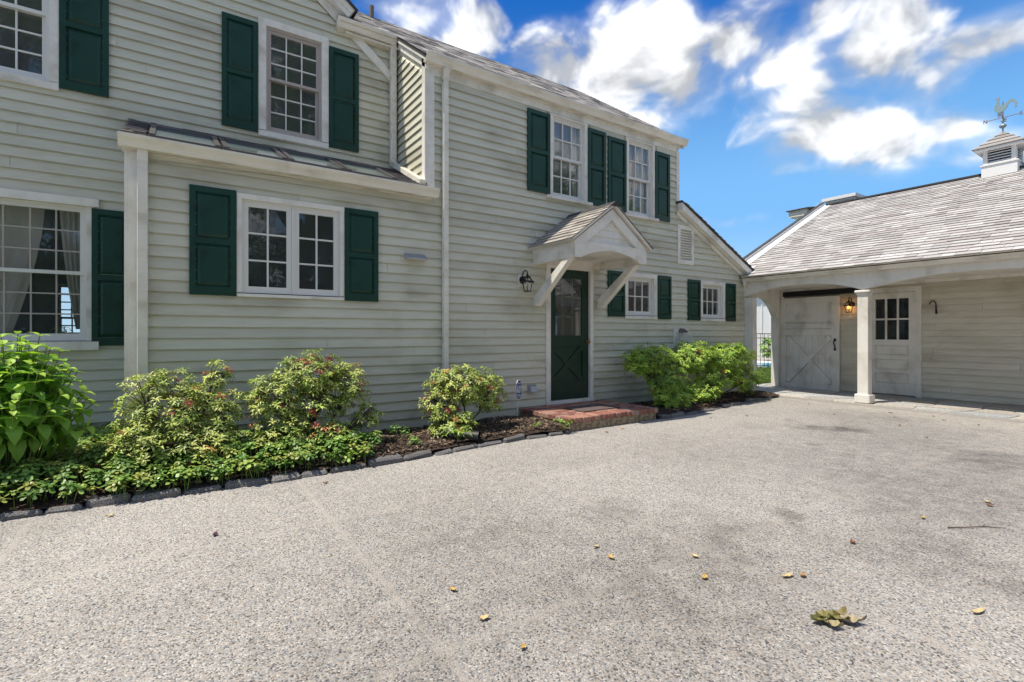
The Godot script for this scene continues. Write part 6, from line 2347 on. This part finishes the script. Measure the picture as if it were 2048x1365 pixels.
func yard() -> void:
	# lawn, pool and fence seen through the side arch
	var b := MB.new()
	b.quad(Vector3(9.96, 0.012, -0.9), Vector3(18.6, 0.012, -0.9), Vector3(30, 0.012, -30), Vector3(9.96, 0.012, -30))
	struct("lawn", b, M.lawn, "mown green lawn beyond the side arch")
	var r := RandomNumberGenerator.new()
	r.seed = 5
	b = MB.new()
	for k in 10:
		var d := Vector3(r.randf_range(-0.35, 0.35), 1, r.randf_range(-0.35, 0.35)).normalized()
		b.col = Color.WHITE * r.randf_range(0.8, 1.2)
		b.leaf(Vector3(r.randf_range(-0.05, 0.05), 0, r.randf_range(-0.05, 0.05)), d, d.cross(Vector3.FORWARD).normalized(), Vector3.FORWARD, 0.05, 0.006, 0.4)
	var trs := []
	var cols := []
	for k in 5000:
		var t := r.randf()
		trs.append(Transform3D(Basis(Vector3.UP, r.randf() * TAU), Vector3(lerpf(10.2, 18.0, t) + r.randf_range(-0.2, 0.2), 0.013, lerpf(-1.0, -4.2, t) + r.randf_range(-1.6, 1.6))))
		if trs[-1].origin.z > -0.9:
			trs[-1].origin.z = -0.95
		cols.append(Color(0.14, 0.22, 0.04) * r.randf_range(0.8, 1.2))
	var gr := multi(self, "grass", b.mesh(), M.leaf, trs, cols)
	gr.set_meta("label", "short green grass blades of the lawn beyond the side arch")
	gr.set_meta("category", "grass")
	# directions across and along the line of sight through the arch
	var al := Vector3(0.873, 0, -0.488)
	var ac := Vector3(0.488, 0, 0.873)
	var o := Vector3(17.3, 0, -3.7)
	var tr := Transform3D(Basis(ac, Vector3.UP, al), o)        # local x across, z away
	b = MB.new()
	b.t = tr
	b.b6(-9, 9, -0.2, 0.03, 0.35, 0.95)
	b.b6(-9, 9, -0.2, 0.03, 4.0, 5.3)
	struct("pool_deck", b, M.white_wall, "pale concrete deck round the pool")
	b = MB.new()
	b.t = tr
	b.b6(-8.9, 8.9, -0.3, 0.022, 0.951, 3.999)
	struct("pool_water", b, M.pool_water, "bright blue swimming pool water")
	# black metal fence
	var f := thing("metal_fence", "black metal picket fence between the lawn and the pool", "fence", o)
	for x in [-5.6, -3.4, -1.2, 0.62, 0.72, 2.9, 5.1]:
		b = MB.new()
		b.t = tr
		b.cbox(Transform3D(Basis(), Vector3(x, 0.66, 0.0)), Vector3(0.06, 1.32, 0.06), 0.004)
		b.cbox(Transform3D(Basis(), Vector3(x, 1.335, 0.0)), Vector3(0.08, 0.035, 0.08), 0.008)
		part(f, "post", b, M.black_iron)
	for y in [0.12, 1.10, 1.25]:
		b = MB.new()
		b.t = tr
		b.b6(-5.6, 5.1, y - 0.012, y + 0.012, -0.014, 0.014)
		part(f, "rail", b, M.black_iron)
	for k in 88:
		var x := -5.5 + k * 0.12
		b = MB.new()
		b.t = tr
		b.b6(x - 0.008, x + 0.008, 0.05, 1.25, -0.008, 0.0079)
		part(f, "picket", b, M.black_iron)
	b = MB.new()
	b.t = tr
	b.b6(0.50, 0.58, 0.95, 1.10, -0.05, 0.03)
	part(f, "latch", b, M.black_iron)
	var gl := [Color(0.14, 0.27, 0.05), Color(0.20, 0.34, 0.06), Color(0.27, 0.40, 0.09)]
	for q in [[-1.4, 5.9, 0.75, "round light-green shrub behind the pool, left of the gate post"], [0.5, 6.1, 0.85, "taller bright shrub behind the pool beside the gate post"], [-3.4, 6.2, 0.8, "leafy shrub behind the pool, hidden mostly by the house corner"]]:
		shrub("pool_shrub", q[3], tr * Vector3(q[0], 0, q[1]), [[Vector3(0, q[2] * 0.75, 0), Vector3(0.75, q[2] * 0.7, 0.6), 170]], gl, 0.0, 0.16, 0.07, 300 + int(q[0] * 10), 7, 4, 0.4)
	# white board-and-batten neighbour
	var hs := tr * Vector3(0, 0, 8.5)
	var nb := thing("neighbour_house", "white board-and-batten house beyond the pool", "house", hs)
	b = MB.new()
	b.t = tr
	b.b6(-7, 7, 0, 3.6, 8.5, 13.0)
	var nw := part(nb, "wall", b, M.white_wall)
	for k in 35:
		b = MB.new()
		b.t = tr
		var x := -6.9 + k * 0.40
		b.b6(x - 0.03, x + 0.03, 0, 3.15, 8.465, 8.499)
		part(nw, "batten", b, M.white_wall)
	b = MB.new()
	b.t = tr
	b.b6(-7, 7, 3.16, 3.30, 8.455, 8.498)
	part(nw, "band_board", b, M.white_wall)
	b = MB.new()
	b.t = tr
	b.b6(0.62, 1.72, 0.9, 2.55, 8.42, 8.46)
	var wn := part(nb, "window", b, M.white_wall)
	b = MB.new()
	b.t = tr
	b.b6(0.72, 1.62, 1.0, 1.68, 8.40, 8.419)
	b.b6(0.72, 1.62, 1.74, 2.45, 8.40, 8.419)
	part(wn, "pane", b, M.bronze_frame)
	b = MB.new()
	b.t = tr * Transform3D(Basis(), Vector3(0, 0, 0))
	b.prism(PackedVector2Array([Vector2(-7.6, 3.55), Vector2(7.6, 3.55), Vector2(0, 4.5)]), 8.2, 13.3)
	part(nb, "roof", b, M.grey_roof)
	# its porch lantern, a few pixels high
	b = MB.new()
	b.t = tr
	b.lathe(Vector3(1.25, 0, 8.1), [Vector2(0.0, 1.75), Vector2(0.08, 1.76), Vector2(0.13, 2.02), Vector2(0.17, 2.04), Vector2(0.06, 2.2), Vector2(0.0, 2.24)], 10)
	b.b6(1.23, 1.27, 2.2, 2.26, 8.1, 8.40)
	solo("distant_lantern", b, M.copper_brown, "small bronze lantern on the white neighbouring house", "lamp", tr * Vector3(1.25, 1.75, 8.1))
	# a grey roof end showing between the two roofs
	var rr := thing("distant_roof", "dark grey roof end in the gap between house and garage", "house", Vector3(26.5, 0, -8.0))
	b = MB.new()
	b.t = Transform3D(Basis(ac, Vector3.UP, al), o + al * 14.0)
	b.prism(PackedVector2Array([Vector2(-0.75, 0.0), Vector2(2.6, 0.0), Vector2(2.6, 5.8), Vector2(-0.1, 5.72), Vector2(-0.75, 5.0)]), 0.0, 6.0)
	part(rr, "roof", b, M.grey_roof)


func trees() -> void:
	var t := Color(0.13, 0.26, 0.045)
	tree("tall leafy tree behind the viewer, mirrored in the upper left windows", Vector3(-4.5, 0, 15.5), 17.5, 3.5, 1.2, 1700, t, 401)
	tree("broad leafy tree behind the viewer, mirrored in the middle window", Vector3(4.5, 0, 15.5), 18.0, 3.5, 1.2, 1700, t * 0.9, 402)
	tree("leafy tree at the far edge of the driveway behind the viewer", Vector3(15.5, 0, 14.0), 10.5, 2.9, 1.4, 900, t * 1.25, 404)
	tree("round leafy tree mirrored in the far upper window", Vector3(22.0, 0, 15.0), 9.8, 3.0, 1.4, 1000, t * 1.3, 405)
	tree("tall tree behind the house whose branches shade the low roof", Vector3(-4.9, 0, -4.9), 13, 2.9, 7.0, 1000, t, 406)
	tree("distant tree just showing above the main roof ridge", Vector3(8.25, 0, -12.8), 13.15, 2.6, 4.0, 500, t * 1.2, 407)
	tree("distant tree just showing above the garage ridge beside the cupola", Vector3(39.2, 0, -3.5), 10.9, 2.4, 3.0, 500, t * 1.3, 408)


func added_hedge() -> void:  # unseen greenery, added to darken the reflections in the low panes
	var r := RandomNumberGenerator.new()
	r.seed = 55
	var b := MB.new()
	for k in 40:
		var d := Vector3(r.randfn(), r.randfn(), r.randfn()) * 0.22
		var ax := Vector3(r.randf_range(-1, 1), r.randf_range(-0.5, 0.6), r.randf_range(-1, 1)).normalized()
		var s := ax.cross(Vector3(0.2, 1, 0.1)).normalized()
		b.col = Color.WHITE * r.randf_range(0.7, 1.25)
		b.leaf(d, ax, s, s.cross(ax).normalized(), 0.16, 0.09, 0.6)
	var trs := []
	var cols := []
	for k in 2600:
		var x := r.randf_range(-16, 13)
		var y := r.randf_range(0.1, 1.0) * (3.6 + 0.8 * sin(x * 0.9) + 0.5 * sin(x * 2.3))
		trs.append(Transform3D(Basis.from_euler(Vector3(r.randf() * TAU, r.randf() * TAU, 0)) * Basis.from_scale(Vector3.ONE * r.randf_range(0.8, 1.5)), Vector3(x, y, 18.0 + r.randf_range(-0.9, 0.9))))
		cols.append(Color(0.09, 0.18, 0.035) * r.randf_range(0.7, 1.3))
	var o := multi(self, "added_hedge", b.mesh(), M.leaf, trs, cols)
	o.set_meta("label", "unseen leafy hedgerow added behind the viewer to darken the ground-floor panes")
	o.set_meta("category", "added_hedge")


func sign_and_pipe() -> void:
	# yard sign
	var p := Vector3(3.925, 0.06, 0.33)
	var o := thing("yard_sign", "blue octagonal security sign on a thin stake in the bed", "sign", p)
	var tr := Transform3D(Basis(Vector3.UP, deg_to_rad(36.0)) * Basis(Vector3(0, 0, 1), -0.07), p)
	var b := MB.new()
	b.t = tr
	b.tube([Vector3(0, -0.03, 0), Vector3(0, 0.30, 0)], [0.008, 0.008], 8)
	part(o, "stake", b, M.post_blue_white)
	var oct := func(w: float, h: float) -> PackedVector2Array:
		return PackedVector2Array([Vector2(-w, -h * 0.52), Vector2(-w * 0.42, -h), Vector2(w * 0.42, -h), Vector2(w, -h * 0.52), Vector2(w, h * 0.52), Vector2(w * 0.42, h), Vector2(-w * 0.42, h), Vector2(-w, h * 0.52)])
	b = MB.new()
	b.t = tr * Transform3D(Basis(), Vector3(0, 0.42, 0.010))
	b.prism(oct.call(0.118, 0.135), 0.0, 0.006)
	var pl := part(o, "border", b, M.sign_white)
	b = MB.new()
	b.t = tr * Transform3D(Basis(), Vector3(0, 0.42, 0.010))
	b.prism(oct.call(0.108, 0.125), 0.0062, 0.0085)
	part(o, "plate", b, M.sign_blue)
	b = MB.new()
	b.t = tr * Transform3D(Basis(), Vector3(0, 0.42, 0.010))
	b.b6(-0.06, 0.06, 0.086, 0.096, 0.0086, 0.0098)
	b.b6(-0.085, 0.085, 0.062, 0.067, 0.0086, 0.0098)
	b.b6(-0.085, 0.085, -0.068, -0.063, 0.0086, 0.0098)
	b.b6(-0.07, 0.07, -0.086, -0.079, 0.0086, 0.0098)
	b.b6(-0.035, 0.035, -0.105, -0.099, 0.0086, 0.0098)
	part(o, "print_line", b, M.sign_white)
	var tm := TextMesh.new()
	tm.text = "ADT"
	var ft := SystemFont.new()
	ft.font_names = PackedStringArray(["Droid Sans"])
	ft.font_weight = 800
	tm.font = ft
	tm.font_size = 32
	tm.pixel_size = 0.0034
	tm.depth = 0.002
	var lt := inst(o, "lettering", tm, M.sign_white, tr * Transform3D(Basis.from_scale(Vector3(1.0, 1.2, 1)), Vector3(0, 0.42, 0.0205)))
	lt.set_meta("label", "bold white capital letters")
	# black corrugated drain pipe end
	b = MB.new()
	var d := Vector3(-0.72, 0.05, -0.69).normalized()
	var q := Vector3(2.83, 0.105, 1.17)
	var pts := []
	var rad := []
	for k in 40:
		pts.append(q + d * k * 0.0125 + Vector3(0, -0.00002 * k * k, 0))
		rad.append(0.062 + 0.005 * (1 if k % 2 else -1))
	b.tube(pts, rad, 18, false)
	var pi2 := []
	var ri := []
	for k in 12:
		pi2.append(q + d * (11 - k) * 0.04 + d * 0.001)
		ri.append(0.055)
	var inner := MB.new()
	inner.tube(pi2, ri, 18, false)
	var pn := thing("drain_pipe", "black corrugated drain pipe end poking out over the kerb", "pipe", Vector3(2.755, 0.04, 1.15))
	part(pn, "outer_wall", b, M.black_plastic)
	part(pn, "inner_wall", inner, M.black_plastic)
	b = MB.new()
	for k in 18:
		var a := TAU * k / 18
		var c := TAU * (k + 1) / 18
		var sx := d.cross(Vector3.UP).normalized()
		var sy := sx.cross(d).normalized()
		b.quad(q + (sx * cos(a) + sy * sin(a)) * 0.067, q + (sx * cos(c) + sy * sin(c)) * 0.067, q + (sx * cos(c) + sy * sin(c)) * 0.055, q + (sx * cos(a) + sy * sin(a)) * 0.055)
	part(pn, "rim", b, M.black_plastic)


func _ready() -> void:
	rng.seed = 4
	stage()
	materials()
	ground()
	house()
	garage()
	yard()
	trees()
	added_hedge()
	plants()
	sign_and_pipe()
	lantern("wall_lantern", "black unlit lantern on a scroll arm left of the green door", facing_front(0.0), 4.225, 2.03, false, true)
	lantern("wall_lantern", "lit black lantern on the garage wall beside the barn door", facing_left(11.65), 1.345, 1.86, true, false)
